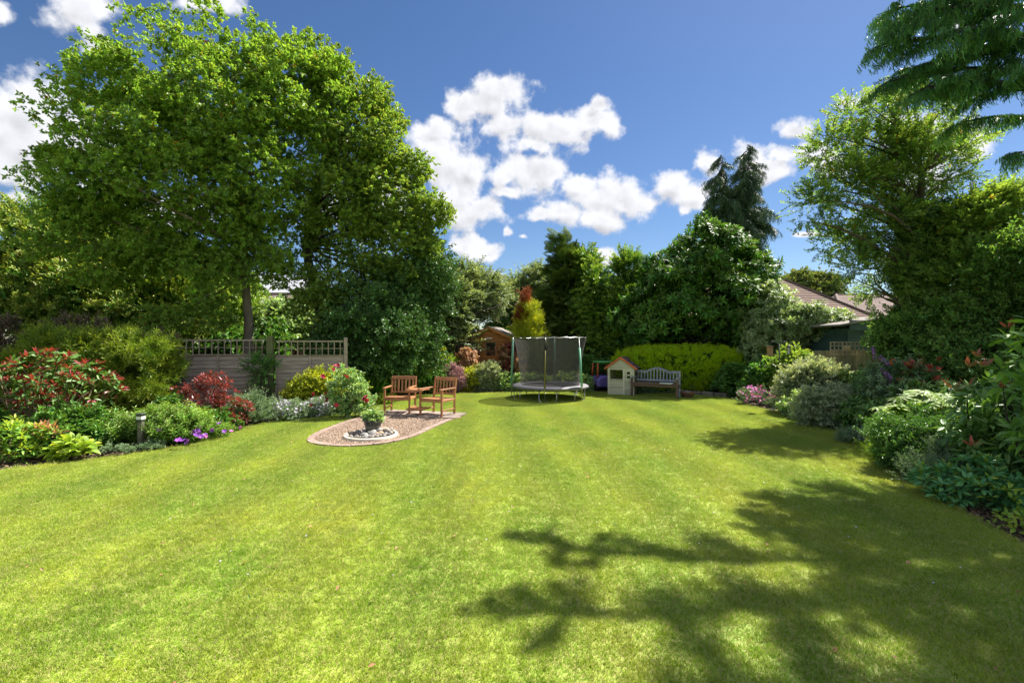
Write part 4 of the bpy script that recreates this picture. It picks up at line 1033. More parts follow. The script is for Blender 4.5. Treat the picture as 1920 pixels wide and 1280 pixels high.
# ================================================================== TREES
def woody(blobs_C, trunk, rad, mat, nl, name='trunk', parent=None, start=.35, lr=(.055, .010), bow=.12, nseg=10):
    mb = MB(); T = [Vector(p) for p in trunk]; mb.tube(T, rad, nseg)
    idx = rng.choice(len(blobs_C), min(nl, len(blobs_C)), replace=False)
    seglen = [0]
    for a, b in zip(T, T[1:]): seglen.append(seglen[-1] + (b - a).length)
    def pt_at(u):
        s = u * seglen[-1]
        for i in range(len(T) - 1):
            if s <= seglen[i + 1] or i == len(T) - 2:
                k = (s - seglen[i]) / max(seglen[i + 1] - seglen[i], 1e-6); return T[i].lerp(T[i + 1], min(k, 1)), rad[i] + (rad[i + 1] - rad[i]) * min(k, 1)
    for j in idx:
        e = Vector(blobs_C[j]); best = None
        for u in np.linspace(start, 1, 8):
            p, r = pt_at(u)
            score = (e - p).length + max(0, p.z + .35 * math.hypot(e.x - p.x, e.y - p.y) - e.z) * 1.5 + rng.random() * .6
            if best is None or score < best[0]: best = (score, p, r)
        L_ = (e - best[1]).length; r0 = min(best[2] * .8, lr[0] * (.4 + L_ * .22))
        pts = curve_pts(best[1], e, bow, 5); mb.tube(pts, list(np.linspace(r0, lr[1], 6)), 5, caps=False)
    return mb.build(name, mat, parent, smooth=True, world_space=bool(parent))
def tree(name, label, cat, trunk, rad, blobs, n, per, cr, kind, mat, size, bark, nl=30, group=None, flat=.65, shell=.45, up=.35, out=.7, rnd=.6, start=.35, crown='crown', lr=(.055, .010), spin=.6, extra=None):
    b = trunk[0]; t = thing(name, label, cat, tuple(b), 0, group)
    P, D, C = clumps(blobs, n, per, cr, flat, shell, up, out, rnd)
    if nl: woody(C, trunk, rad, bark, nl, 'trunk', t, start, lr)
    m = len(P)
    scatter(crown, t, proto_set(kind, F[mat]), P, eul(D, rng.normal(0, spin, m)), rng.uniform(size[0], size[1], m))
    return t, C
def V3(px, py, Y): return at(px, py, Y)

oakB = [blob(*b) for b in ((400,215,165,125,13.6),(260,210,110,90,13.2),(560,190,110,100,14.2),(310,330,180,95,13.0),(500,330,130,105,14),(180,330,80,60,12.6),(385,110,62,42,13.6),(600,150,50,45,14.6),(240,430,120,45,13),
        (120,150,38,10,12.6),(90,270,30,10,12.6),(85,345,34,16,12.6),(200,120,45,25,13),(388,30,10,24,13.6),(270,42,14,14,13.4),(330,48,12,14,13.5),(480,75,12,20,14),(560,92,12,22,14.3),(600,90,10,22,14.4),(190,88,18,10,13),(440,70,12,20,13.8),(110,215,30,10,12.7),(270,60,40,16,13.4),(500,80,40,22,14.2),(440,450,90,50,13.8),(330,480,110,40,13.4),(130,400,60,22,12.6),(210,500,90,40,12.8),(360,540,60,40,13),(500,480,60,30,13.8),(120,460,60,25,12.4),(450,520,50,20,13.4),(300,600,50,22,13.0),(400,590,40,18,13.2))]
oak1, _ = tree('oak_tree', 'very large oak tree with straight pale trunk behind the board fence', 'tree', [V3(466, 700, 14), V3(466, 600, 14), V3(458, 500, 14), V3(440, 380, 13.9), V3(420, 220, 13.8), V3(400, 90, 13.7)], [.15, .125, .11, .10, .08, .03],
     oakB, 800, 29, .38, 'broad', 'oak', (.14, .235), m_barkl, nl=100, start=.3, lr=(.045, .008), shell=.3)
o2B = [blob(*b) for b in ((680,260,85,90,15),(725,350,75,80,15),(640,370,90,75,14.6),(770,430,50,50,15),(690,460,90,60,15),(818,400,26,18,15),(775,320,24,26,15),(620,180,45,45,15),(560,430,50,40,14.6),(720,520,70,40,15.2),(650,120,12,28,15),(700,185,10,22,15),(730,235,14,14,15),(600,110,10,24,15),(790,480,30,40,15.4),(600,585,36,40,13.9),(650,570,40,30,14.2),(560,560,30,16,13.9),(570,525,34,22,13.9),(620,530,36,30,14.1))]
oak2, _ = tree('oak_tree', 'dark leaning trunk oak whose crown rises above the right end of the fence', 'tree', [V3(622, 720, 14.6), V3(610, 620, 14.6), V3(590, 540, 14.6), V3(572, 460, 14.7), V3(600, 340, 14.9), V3(640, 220, 15)], [.19, .16, .14, .12, .09, .04],
     o2B, 430, 28, .40, 'broad', 'oak2', (.14, .235), m_barkd, nl=44, start=.5, lr=(.04, .008), shell=.3)
hB = [blob(*b) for b in ((700,590,75,70,14.4),(660,640,40,50,14.2),(755,570,60,70,15.4),(800,540,30,80,16),(720,660,70,40,14.6),(780,640,40,50,15.5))]
tree('holly_tree', 'dark dense evergreen tree filling the shade right of the fence', 'tree', [V3(700, 745, 14.8), V3(700, 600, 14.8), V3(710, 500, 15)], [.12, .09, .03], hB, 230, 30, .42, 'small', 'holly', (.26, .42), m_barkd, nl=25, shell=.55)

for i, (lab, bl) in enumerate((('golden green conifer at the far left edge taller than its neighbours', ((25,455,80,55,15),(20,540,90,60,14.6),(60,590,80,40,14.4),(60,410,50,20,15))),
        ('golden green conifer between the far left one and the oak', ((170,470,70,60,15.6),(170,550,90,60,15),(140,600,80,30,14.6),(190,420,40,20,15.6))),
        ('golden green conifer whose right side reaches the oak trunk', ((290,520,70,60,15.8),(300,580,80,45,15.2),(350,560,40,40,15.6),(250,480,50,30,15.8))))):
    bs = [blob(*b) for b in bl]; x = bs[0][0]; y = bs[0][1]
    tree('conifer_tree', lab, 'conifer', [Vector((x, y, 0)), Vector((x, y, 2.5)), Vector((x, y, 4.5))], [.16, .12, .03], bs, 130, 34, .48, 'airy', 'leyl', (.36, .56), m_barkd, nl=0, shell=.7, up=.15, out=1.1, rnd=.5, group='golden green conifers behind the hedge', spin=3)

# light trees and bushes in the gap beneath the oak
def bush_b(name, label, cat, bl, n, per, cr, kind, mat, size, group=None, **k):
    bs = [blob(*b) if len(b) in (5, 6) and b[4] > 3 and b[0] > 20 or b[4] > 3.01 else b for b in bl]
    b0 = bs[0]; t = thing(name, label, cat, (b0[0], b0[1], 0), 0, group)
    P, D, C = clumps(bs, n, per, cr, **k); m = len(P)
    mb = MB(); idx = rng.choice(len(C), min(14, len(C)), replace=False)
    for j in idx: mb.tube(curve_pts((b0[0] + rng.normal() * .1, b0[1] + rng.normal() * .1, 0), C[j], .08, 4), [.03, .024, .018, .012, .006], 5, caps=False)
    mb.build('stems', m_barkd, t, world_space=True)
    scatter('foliage', t, proto_set(kind, F[mat]), P, eul(D, rng.normal(0, .7, m)), rng.uniform(size[0], size[1], m))
    return t
bush_b('bush', 'light green bush beyond the fence left of the oak trunk', 'bush', [(415,590,50,50,18),(400,640,40,30,18),(440,540,40,30,19)], 90, 24, .45, 'broad', 'phlox', (.25, .4), 'light bushes seen under the oak')
bush_b('bush', 'pale bush beyond the fence right of the oak trunk', 'bush', [(520,612,50,32,19),(570,600,40,35,20)], 80, 24, .45, 'broad', 'pale', (.25, .4), 'light bushes seen under the oak')

sB = [blob(*b) for b in ((836,585,52,46,19),(905,555,34,34,20),(875,555,30,30,19.5),(800,600,34,50,18.6),(830,640,50,40,18.6),(835,520,8,16,19),(877,525,8,18,19.5),(915,528,7,16,20),(760,610,30,40,18))]
tree('willow_tree', 'silvery green tree with dark trunk left of the small shed', 'tree', [V3(862, 728, 18), V3(860, 650, 18), V3(856, 600, 18.5), V3(852, 550, 19)], [.15, .13, .10, .04], sB, 210, 30, .45, 'airy', 'silver', (.4, .6), m_barkd, nl=30)
bB_ = [blob(*b) for b in ((985,570,36,40,24),(945,590,30,34,23),(1000,525,18,10,24),(940,560,18,20,23))]
tree('small_tree', 'light leaved tree behind the shed roof and red topped conifer', 'tree', [V3(975, 690, 24), V3(975, 600, 24), V3(985, 530, 24)], [.12, .09, .03], bB_, 80, 26, .5, 'airy', 'silver', (.45, .7), m_barkd, nl=16)
bush_b('bush', 'shaded green bush behind the left side of the shed', 'bush', [(905,650,50,30,22.6),(960,650,40,40,22.6)], 50, 26, .5, 'broad', 'dense', (.3, .45))

cB = [blob(*b) for b in ((1063,462,9,16,21),(1064,500,22,22,21),(1066,545,34,26,21),(1066,590,42,30,21),(1066,640,46,34,21),(1068,690,46,30,21))]
tree('conifer_tree', 'dark pointed conifer standing behind the trampoline', 'conifer', [V3(1066, 728, 21), V3(1064, 560, 21), V3(1063, 445, 21)], [.2, .12, .02], cB, 190, 30, .42, 'spray', 'spruce', (.42, .7), m_barkd, nl=0, shell=.7, up=.05, out=1.1, rnd=.35)
for lab, bl in (('yellowish green conifer directly right of the dark pointed one', ((1118,540,26,32,20),(1115,600,34,40,20),(1120,660,34,40,20),(1105,500,12,18,20.4))), ('feathery green conifer tucked against the left side of the laurel', ((1175,535,30,34,20),(1165,600,36,40,20),(1170,660,40,40,19.8),(1180,500,18,14,20)))):
    bs = [blob(*b) for b in bl]
    tree('conifer_tree', lab, 'conifer', [Vector((bs[0][0], 20, 0)), Vector((bs[0][0], 20, 3)), Vector((bs[0][0], 20, 4.4))], [.15, .1, .03], bs, 120, 30, .42, 'airy', 'sprucey', (.4, .62), m_barkd, nl=0, shell=.7, up=.2, out=1.0, rnd=.5, group='conifers behind the lawn')
lB = [blob(*b[:4], b[4] + .1, r3) for *b, r3 in ((1325,480,50,50,18,1.4),(1255,515,55,40,18,1.3),(1395,520,48,48,18,1.3),(1310,565,120,62,17.9,1.9),(1215,590,60,50,18,1.5),(1400,600,60,55,17.8,1.6),(1300,630,120,34,19.6,1.0),(1322,425,14,22,18,.4),(1262,462,12,16,18,.4),(1400,472,16,18,18,.4),(1215,530,20,18,18,.5),(1195,640,45,45,19.2,1.0))]
tree('laurel_tree', 'broad glossy large leaved laurel rising above the round hedge', 'tree', [V3(1310, 735, 18.3), V3(1312, 600, 18.2), V3(1320, 480, 18)], [.16, .12, .03], lB, 430, 15, .42, 'laurel', 'laurel', (.24, .36), m_barkd, nl=60, shell=.6, up=.5, out=.8, rnd=.5)
pB = [blob(*b) for b in ((1545,602,38,12,15.2),(1505,596,40,16,15.5),(1480,612,45,28,15.6),(1525,612,32,16,15.4),(1440,580,34,44,16.4),(1455,640,40,30,15.8),(1430,640,30,40,16))]
tree('pale_leaved_tree', 'low pale green glossy tree between laurel and dark outbuilding', 'tree', [V3(1462, 750, 15.9), V3(1465, 650, 15.8), V3(1470, 600, 15.7)], [.1, .07, .03], pB, 190, 22, .34, 'laurel', 'pale', (.16, .25), m_barkd, nl=22, shell=.6)
wx = 13.75; wt = thing('weeping_cypress', 'tall dark weeping cypress with two leaders towering behind the laurel', 'conifer', (wx, 28, 0))
wm = MB(); wm.tube([(wx, 28, 0), (wx, 28, 5), (wx, 28, 8.5)], [.34, .28, .2], 10)
WP, WD, WS = [], [], []
for lx, zt, z0_ in ((12.85, 13.3, 7.0), (14.45, 13.9, 7.2), (13.7, 11.4, 3.0)):
    wm.tube([(wx, 28, z0_), (lx, 28, z0_ + 1.8), (lx + .1, 28, zt - .15)], [.17, .11, .02], 8)
    nb_ = int((zt - z0_) * 12)
    for i in range(nb_):
        z = zt - (zt - z0_) * (i / nb_) ** .9; dpt = zt - z; L_ = min(1.3, .34 + .34 * dpt) * rng.uniform(.55, 1.2); az = rng.uniform(0, 6.28)
        d = Vector((math.cos(az), math.sin(az), 0)); b = Vector((lx if z > z0_ + 1.5 else wx + (lx - wx) * .5, 28, z))
        pts = [b + d * L_ * t + Vector((0, 0, .35 * L_ * t - .75 * L_ * t * t)) for t in (0, .33, .66, 1)]
        wm.tube(pts, [.035, .025, .018, .006], 4, caps=False)
        for t in np.linspace(.15, 1, 4 + int(L_ * 10)):
            q = t * 3; k_ = min(int(q), 2); p = pts[k_].lerp(pts[k_ + 1], q - k_)
            WP.append(tuple(p)); dd = d * rng.uniform(.3, .8) + Vector((rng.normal() * .35, rng.normal() * .35, -rng.uniform(.3, 1.0))); WD.append(tuple(dd)); WS.append(rng.uniform(.45, .85) * min(1, .55 + dpt * .15))
wm.build('trunk', m_barkd, wt, smooth=True, world_space=True)
scatter('crown', wt, proto_set('droop', F['cypress']), np.array(WP), eul(np.array(WD), rng.normal(0, .4, len(WP))), np.array(WS))
fB = [blob(*b) for b in ((1508,545,38,22,56),(1485,560,26,18,56),(1535,558,22,22,56),(1510,580,45,20,56))]
tree('oak_tree', 'distant rounded oak standing beyond the brown roof', 'tree', [V3(1510, 660, 56), V3(1510, 600, 56), V3(1508, 540, 56)], [.4, .3, .1], fB, 150, 34, 1.1, 'broad', 'farg', (.7, 1.1), m_barkd, nl=12)
bush_b('hedge', 'far green hedge left of the second tiled roof', 'hedge', [(1590,605,40,14,42),(1570,615,30,14,42)], 40, 24, .9, 'broad', 'farg', (.6, 1.0))

# tree with ivy clad trunk on the right
rB = [blob(*b) for b in ((1565,275,50,30,11.4),(1625,215,52,30,11.4),(1700,200,60,32,11.6),(1540,375,42,22,11.2),(1600,340,66,40,11.4),(1500,410,26,6,11.1),(1555,450,52,30,11.2),(1640,420,80,60,11.4),(1720,320,80,80,11.6),(1680,520,80,50,11.2),(1610,500,36,24,11),(1685,600,24,40,10.8),(1780,250,50,50,12),(1660,290,60,40,11.6),(1525,345,24,10,11.2))]
rt, rC = tree('ivy_clad_tree', 'airy light green tree with an ivy covered trunk above the right fence', 'tree', [V3(1722, 800, 11.4), V3(1722, 640, 11.4), V3(1718, 480, 11.4), V3(1728, 330, 11.5), V3(1700, 200, 11.6)], [.18, .15, .12, .07, .02], rB, 270, 15, .32, 'airy', 'birch', (.24, .38), m_bark, nl=110, shell=.35, start=.25, lr=(.05, .006), crown='crown')
k = 4200; zz = rng.uniform(.2, 5.2, k); aa = rng.uniform(0, 6.28, k); tx = at(1720, 640, 11.4).x
rr = (.26 + .26 * np.sin(zz * 2.1) ** 2 + .25 * (zz < 2.2) * rng.random(k)) * rng.uniform(.7, 1.15, k)
Pi = np.stack([tx + rr * np.cos(aa), 11.4 + rr * np.sin(aa), zz], 1); Di = np.stack([np.cos(aa), np.sin(aa), rng.normal(0, .4, k)], 1)
scatter('ivy', rt, proto_set('ivy', F['ivy']), Pi, eul(Di, rng.normal(0, .5, k)), rng.uniform(.20, .34, k))
def bushw(name, label, cat, bl, n, per, cr, kind, mat, size, group=None, stems=8, stem_mat=None, sr=.02, parts=None, **k):
    """bush from world-space ellipsoids"""
    b0 = bl[0]; t = thing(name, label, cat, (b0[0], b0[1], 0), 0, group)
    P, D, C = clumps(bl, n, per, cr, **k); m = len(P)
    if stems:
        mb = MB()
        for j in rng.choice(len(C), min(stems, len(C)), replace=False):
            mb.tube(curve_pts((b0[0] + rng.normal() * b0[3] * .12, b0[1] + rng.normal() * b0[4] * .12, 0), C[j], .08, 4), [sr, sr * .8, sr * .6, sr * .4, sr * .25], 5, caps=False)
        mb.build('stems', stem_mat or m_twig, t, world_space=True)
    if m: scatter('foliage', t, proto_set(kind, F[mat]), P, eul(D, rng.normal(0, .7, m)), rng.uniform(size[0], size[1], m))
    return t
dB = [blob(*b) for b in ((1850,430,70,70,10.6),(1830,530,70,60,10.2),(1800,470,50,60,10.8),(1900,560,60,80,9.6))]
tree('hawthorn_tree', 'bushy green tree lit yellow green between ivy clad trunk and near conifer', 'tree', [V3(1845, 840, 10.4), V3(1845, 600, 10.4), V3(1845, 420, 10.5)], [.14, .1, .03], dB, 210, 26, .38, 'airy', 'birch', (.26, .4), m_barkd, nl=30)
dB = [blob(*b) for b in ((1880,620,60,60,9.4),(1800,630,60,50,9.9),(1740,650,60,50,10.3),(1910,500,40,60,9.2),(1840,690,80,40,9.2),(1960,600,60,120,9))]
tree('holly_tree', 'dense mid green evergreen tree behind the right hand border', 'tree', [V3(1850, 860, 9.6), V3(1850, 640, 9.6), V3(1850, 560, 9.6)], [.12, .1, .03], dB, 260, 30, .36, 'small', 'mid', (.22, .36), m_barkd, nl=14, shell=.6)
bushw('ivy_mound', 'dark green ivy covering the ground behind the right hand border', 'ivy', [(9.6, 10.6, .8, 1.6, .8, .8), (8.4, 9.4, .7, .9, .8, .7), (10.2, 9.2, 1.0, 1.2, 1.2, .9)], 130, 26, .3, 'ivy', 'mid', (.2, .34), stems=0, shell=.75)

# near conifer whose branches hang into the picture at the top right and shade the lawn
ct = thing('cypress_tree', 'large near cypress with feathery drooping branches at the top right', 'conifer', (9.5, 8.0, 0))
mb = MB(); mb.tube([(9.5, 8.0, 0), (9.5, 8.05, 5), (9.45, 8.0, 11), (9.4, 8.0, 17)], [.34, .28, .18, .04], 12)
SP, SD_, SS = [], [], []
def cypress_branch(z, az, L_, dip=.10, dens=1.0, b=None, sub=True, sw=1.0):
    d = Vector((math.sin(az), math.cos(az), 0)); s_ = d.cross(Vector((0, 0, 1))); b = b or Vector((9.5, 8.0, z)); n = 14; pts = []
    wob = rng.normal() * .08
    for i in range(n + 1):
        t = i / n; pts.append(b + d * L_ * t + s_ * wob * L_ * t * t + Vector((0, 0, .22 * L_ * math.sin(t * 1.9) * .7 - dip * L_ * t * t * 1.6)))
    mb.tube(pts, list(np.linspace(.03 + .012 * L_, .006, n + 1)), 5, caps=False)
    if sub and L_ > 1.8:
        for j in (3, 5, 7, 9, 11, 12):
            for sg in (-1, 1):
                if rng.random() < .3: continue
                cypress_branch(z, az + sg * rng.uniform(.5, 1.0), L_ * rng.uniform(.18, .34) * (1.3 - j / 16) * sw, dip=.16, dens=dens * 1.15, b=pts[j], sub=False)
        dens = dens * .55
    m = int(L_ * 15 * dens)
    for i in range(m):
        t = .12 + .88 * (i + rng.random()) / m; q = t * n; k_ = min(int(q), n - 1); p = pts[k_].lerp(pts[k_ + 1], q - k_)
        sg = 1 if i % 2 else -1; tg = (pts[k_ + 1] - pts[k_]).normalized()
        dd = tg * rng.uniform(.6, 1.5) + s_ * sg * rng.uniform(.05, .9) * (1.1 - .6 * t) + Vector((0, 0, rng.uniform(-.7, .15)))
        SP.append(p); SD_.append(dd); SS.append(rng.uniform(.26, .70) * (1.15 - .4 * t) * min(1, .5 + L_ / 5))
W_ = R(270)
# visible tiers
for z, az, L_ in ((6.9, -90, 3.3), (6.5, -80, 2.8), (7.3, -100, 3.0), (6.1, -98, 2.6), (5.7, -86, 1.7), (5.0, -105, 1.2), (6.7, -115, 2.7), (6.0, -130, 2.0), (7.0, -66, 2.2), (7.6, -84, 3.1), (7.9, -72, 2.6)):
    cypress_branch(z, R(az), L_)
# high tiers above the frame: they throw the shade over the near lawn
for z, az, L_ in ((8.4, -96, 4.9), (8.8, -106, 4.9), (8.3, -122, 4.1), (9.0, -135, 3.8), (9.3, -147, 3.5), (9.9, -98, 2.5), (8.6, -168, 3.4), (11.0, -125, 2.3), (12.5, -110, 1.6)):
    cypress_branch(z, R(az), L_, dens=1.25, sw=.62)
for i in range(13):
    z = 5 + 11 * (i + rng.random()) / 13; cypress_branch(z, rng.uniform(.3, 2.9), max(.8, 2.4 * (1 - abs(z - 7) / 12)), dens=.8, sub=False)
for i in range(10): cypress_branch(13.5 + i * .35, rng.uniform(0, 6.28), 1.9 - i * .13)
mb.build('trunk', m_barkd, ct, smooth=True, world_space=True)
m = len(SP)
scatter('crown', ct, proto_set('droop', F['cedar'], 4), np.array([tuple(p) for p in SP]), eul(np.array([tuple(p) for p in SD_]), rng.normal(0, .25, m)), np.array(SS))

# ------------------------------------------------------------------ hedges that close the view at ground level
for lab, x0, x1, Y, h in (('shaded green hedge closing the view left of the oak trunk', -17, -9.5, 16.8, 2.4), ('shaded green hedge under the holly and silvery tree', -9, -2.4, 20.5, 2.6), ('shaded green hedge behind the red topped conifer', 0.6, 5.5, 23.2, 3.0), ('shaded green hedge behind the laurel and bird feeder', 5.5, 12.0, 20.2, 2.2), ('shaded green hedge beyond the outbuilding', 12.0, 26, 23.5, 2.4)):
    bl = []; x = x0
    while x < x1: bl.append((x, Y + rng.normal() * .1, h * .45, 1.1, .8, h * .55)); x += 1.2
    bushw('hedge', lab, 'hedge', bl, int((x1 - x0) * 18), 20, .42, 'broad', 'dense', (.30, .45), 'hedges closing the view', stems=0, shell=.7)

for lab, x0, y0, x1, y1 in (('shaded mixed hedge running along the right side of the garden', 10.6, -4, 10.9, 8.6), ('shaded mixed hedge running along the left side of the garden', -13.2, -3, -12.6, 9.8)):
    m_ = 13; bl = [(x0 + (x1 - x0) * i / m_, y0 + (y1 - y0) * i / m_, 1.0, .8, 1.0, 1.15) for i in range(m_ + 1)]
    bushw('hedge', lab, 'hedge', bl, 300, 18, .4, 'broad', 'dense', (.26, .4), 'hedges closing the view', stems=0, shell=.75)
# ================================================================== LEFT BED
bushw('hedge', 'clipped dull bronze hedge at the far left behind the red leaved shrub', 'hedge', [(x, 10.9, 1.15, .8, .45, 1.08) for x in np.arange(-14.2, -8.6, .75)], 170, 26, .28, 'small', 'purple_hedge', (.2, .3), stems=0, shell=.8)
bushw('hedge', 'yew hedge with yellow tips between the bronze hedge and the fence', 'hedge', [(x, 10.3, .98, .6, .42, 1.0) for x in np.arange(-10.9, -8.1, .5)], 190, 26, .26, 'upright', 'yew', (.20, .32), stems=0, shell=.85, up=.3, out=1.1)
def leaf_mesh(mat, W=.30, seg=4, droop=.12, fold=.10, lc=(.2, 1), shape=.85):
    B = LB(); B.leaf((0, 0, 0), (1, 0, 0), (0, 0, 1), 1, W, seg, droop, fold, lc, .5, shape); me = B.mesh(mat); return me
_lc = {}
def leafy(parent, W, Dd, nper, mats, size, wid=.3, el=(.1, .7), nparts=180, name='leaf', seg=4, droop=.15, young=3, ysize=.8, off=.03):
    """whorls of separately modelled leaves: W whorl points, Dd whorl axes; the leaves nearest the camera are objects, the rest one scattered part"""
    Pl, Dl, Yl = [], [], []
    for p, d in zip(W, Dd):
        d = Vector(d).normalized(); a = d.orthogonal().normalized(); b = d.cross(a); ph = rng.uniform(0, 6.28)
        for i in range(nper):
            y = i >= nper - young; az = ph + i * 2.4; e = rng.uniform(.8, 1.25) if y else rng.uniform(*el)
            dd = (a * math.cos(az) + b * math.sin(az)) * math.cos(e) + d * math.sin(e)
            Pl.append(Vector(p) + dd * off); Dl.append(dd); Yl.append(y)
    Pl = np.array([tuple(x) for x in Pl]); Dl = np.array([tuple(x) for x in Dl]); Yl = np.array(Yl)
    n = len(Pl); S = rng.uniform(size[0], size[1], n) * np.where(Yl, ysize, 1); E = eul(Dl, rng.normal(0, .45, n))
    dist = np.linalg.norm(Pl - np.array([0, 0, CAMZ]), axis=1) - rng.random(n) * .25; order = np.argsort(dist)
    key = (mats, wid, seg, droop)
    if key not in _lc:
        ms = [leaf_mesh(F[m_], wid, seg, droop, lc=l) for m_, l in ((mats[0], (0, .5)), (mats[0], (.3, .9)), (mats[1], (.5, 1)))]
        cs = []
        for grp in (ms[:2], ms[2:]):
            c = bpy.data.collections.new('single leaves')
            for q in grp: c.objects.link(bpy.data.objects.new('single', q))
            cs.append(c)
        _lc[key] = (ms, cs)
    ms, cs = _lc[key]; inv = chain(parent).inverted()
    for j in order[:nparts]:
        o = bpy.data.objects.new(name, ms[2] if Yl[j] else ms[j % 2]); col.objects.link(o); o.parent = parent; o.matrix_parent_inverse = inv
        o.location = Pl[j]; o.rotation_euler = E[j]; o.scale = (S[j],) * 3
    rest = order[nparts:]
    for y, c in ((False, cs[0]), (True, cs[1])):
        r_ = rest[Yl[rest] == y]
        if len(r_): scatter('foliage', parent, c, Pl[r_], E[r_], S[r_])
def flowers(parent, kind, mat, P, size, name='flower', D=None, parts=True, rnd=.5):
    """flowers as parts (one object each) or one joined part"""
    P = np.array([tuple(p) for p in P]); n = len(P)
    D = np.array([[-P[i, 0] * .04, -.6, .8] for i in range(n)]) + rng.normal(size=(n, 3)) * rnd if D is None else np.asarray(D)
    E = eul(D, rng.uniform(0, 6, n)); S = rng.uniform(size[0], size[1], n); c = proto_set(kind, FL[mat])
    if not parts: return scatter(name + 's', parent, c, P, E, S)
    inv = chain(parent).inverted(); obs = list(c.objects)
    for j in range(n):
        o = bpy.data.objects.new(name, obs[j % len(obs)].data); col.objects.link(o); o.parent = parent; o.matrix_parent_inverse = inv
        o.location = P[j]; o.rotation_euler = E[j]; o.scale = (S[j],) * 3
def top_pts(cx, cy, rx, ry, z, n, zr=.1):
    a = rng.uniform(0, 6.28, n); r = rng.random(n) ** .5
    return np.stack([cx + rx * r * np.cos(a), cy + ry * r * np.sin(a), z * np.sqrt(np.maximum(1 - (r * .8) ** 2, .1)) + rng.normal(0, zr * .5, n)], 1)

# red and green photinia with bare stems
ph_t = bushw('photinia_shrub', 'open red and green leaved shrub on bare stems at the far left', 'shrub', [(-8.25, 8.2, 1.25, 1.0, .6, .42), (-8.7, 8.2, .95, .7, .5, .3), (-7.7, 8.2, 1.1, .5, .5, .35)], 60, 0, .3, 'whorl', 'photinia', (.2, .3), stems=26, sr=.022)
Cw, Nw = clump_centres([(-8.25, 8.2, 1.18, 1.0, .6, .44), (-8.8, 8.2, .85, .6, .5, .36), (-7.6, 8.2, 1.05, .42, .5, .42), (-8.3, 8.1, 1.45, .45, .4, .24)], 135, .3)
leafy(ph_t, Cw, Nw + np.array([0, 0, .7]), 10, ('rhodo', 'redleaf'), (.10, .15), .36, nparts=260, young=5, ysize=.85)
Cw, Nw = clump_centres([(-8.2, 8.0, .55, .8, .4, .25)], 22, .4); leafy(ph_t, Cw, Nw + np.array([0, 0, .5]), 9, ('photinia', 'redshrub'), (.09, .13), .36, nparts=0, young=5)
# bright green shrub at the left edge
bg = bushw('green_shrub', 'bright glossy green shrub cut by the left edge of the picture', 'shrub', [(-7.75, 6.95, .3, .4, .35, .3)], 20, 0, .2, 'lance', 'bright', (.2, .3), stems=12)
Cw, Nw = clump_centres([(-7.72, 7.0, .30, .42, .38, .34)], 95, .55); leafy(bg, Cw, Nw * .6 + np.array([0, -.1, .8]), 8, ('bright', 'lime'), (.09, .14), .32, nparts=200, young=3)
bushw('green_shrub', 'leafy dark green shrub in the shade behind the lime leaved plant', 'shrub', [(-7.4, 7.7, .25, .45, .3, .28), (-8.7, 7.6, .25, .5, .35, .25)], 50, 22, .2, 'broad', 'dense', (.14, .22), stems=8)
pc = thing('pieris_shrub', 'low shrub with orange red young leaves below the photinia', 'shrub', (-7.45, 7.3, 0))
Cw, Nw = clump_centres([(-7.45, 7.3, .38, .36, .22, .12)], 26, .5); leafy(pc, Cw, Nw * .5 + np.array([0, 0, .7]), 9, ('bright', 'pinkl'), (.13, .19), .2, nparts=110, young=4)
lp = thing('lime_plant', 'low plant with large lime yellow leaves at the lawn edge', 'plant', (-6.85, 7.1, 0))
Cw, Nw = clump_centres([(-6.85, 7.12, .16, .36, .18, .18)], 30, .5); leafy(lp, Cw, Nw * .5 + np.array([0, -.1, .7]), 6, ('lime', 'fatsia'), (.12, .19), .55, nparts=120, young=2)
bushw('silver_groundcover', 'low silvery ground cover beside the lime leaved plant', 'ground cover', [(-6.45, 7.42, .03, .35, .14, .08), (-6.1, 7.7, .03, .2, .14, .07)], 60, 16, .08, 'small', 'laven', (.05, .09), stems=0)
mb_ = bushw('phlox_clump', 'big leafy bright green perennial clump around the post light', 'perennial', [(-6.8, 8.2, .12, .62, .38, .30), (-6.15, 8.3, .16, .42, .34, .32)], 130, 14, .15, 'lance', 'phlox', (.22, .34), stems=10, up=1.4, out=.4, rnd=.3, shell=.5)
flowers(mb_, 'head', 'creamy', top_pts(-6.75, 8.1, .45, .2, .56, 16), (.05, .08), 'bud', parts=False)
rsb = bushw('red_shrub', 'dark red leaved shrub in front of the left fence panel', 'shrub', [(-6.45, 9.55, .62, .72, .45, .42), (-5.95, 9.5, .35, .45, .35, .3), (-6.3, 9.5, .9, .35, .3, .22)], 40, 0, .2, 'whorl', 'redshrub', (.18, .26), stems=22, sr=.015)
Cw, Nw = clump_centres([(-6.45, 9.55, .62, .70, .42, .40), (-5.9, 9.5, .38, .45, .35, .3), (-6.25, 9.5, 1.0, .35, .3, .24), (-6.9, 9.5, .7, .2, .2, .25)], 140, .35)
leafy(rsb, Cw, Nw * .7 + np.array([0, 0, .7]), 10, ('redshrub', 'redleaf'), (.08, .125), .34, nparts=150, young=4)
bushw('green_shrub', 'dark green low shrub at the foot of the red leaved one', 'shrub', [(-6.1, 9.1, .15, .6, .3, .22), (-6.9, 9.2, .3, .3, .3, .3)], 50, 20, .15, 'broad', 'dense', (.12, .18), stems=4)
pf = bushw('purple_petunia', 'trailing plant with bright purple flowers at the edge of the left bed', 'flowering plant', [(-6.0, 8.3, .1, .32, .2, .16), (-5.7, 8.75, .08, .3, .25, .12)], 60, 16, .1, 'small', 'phlox', (.08, .12), stems=0)
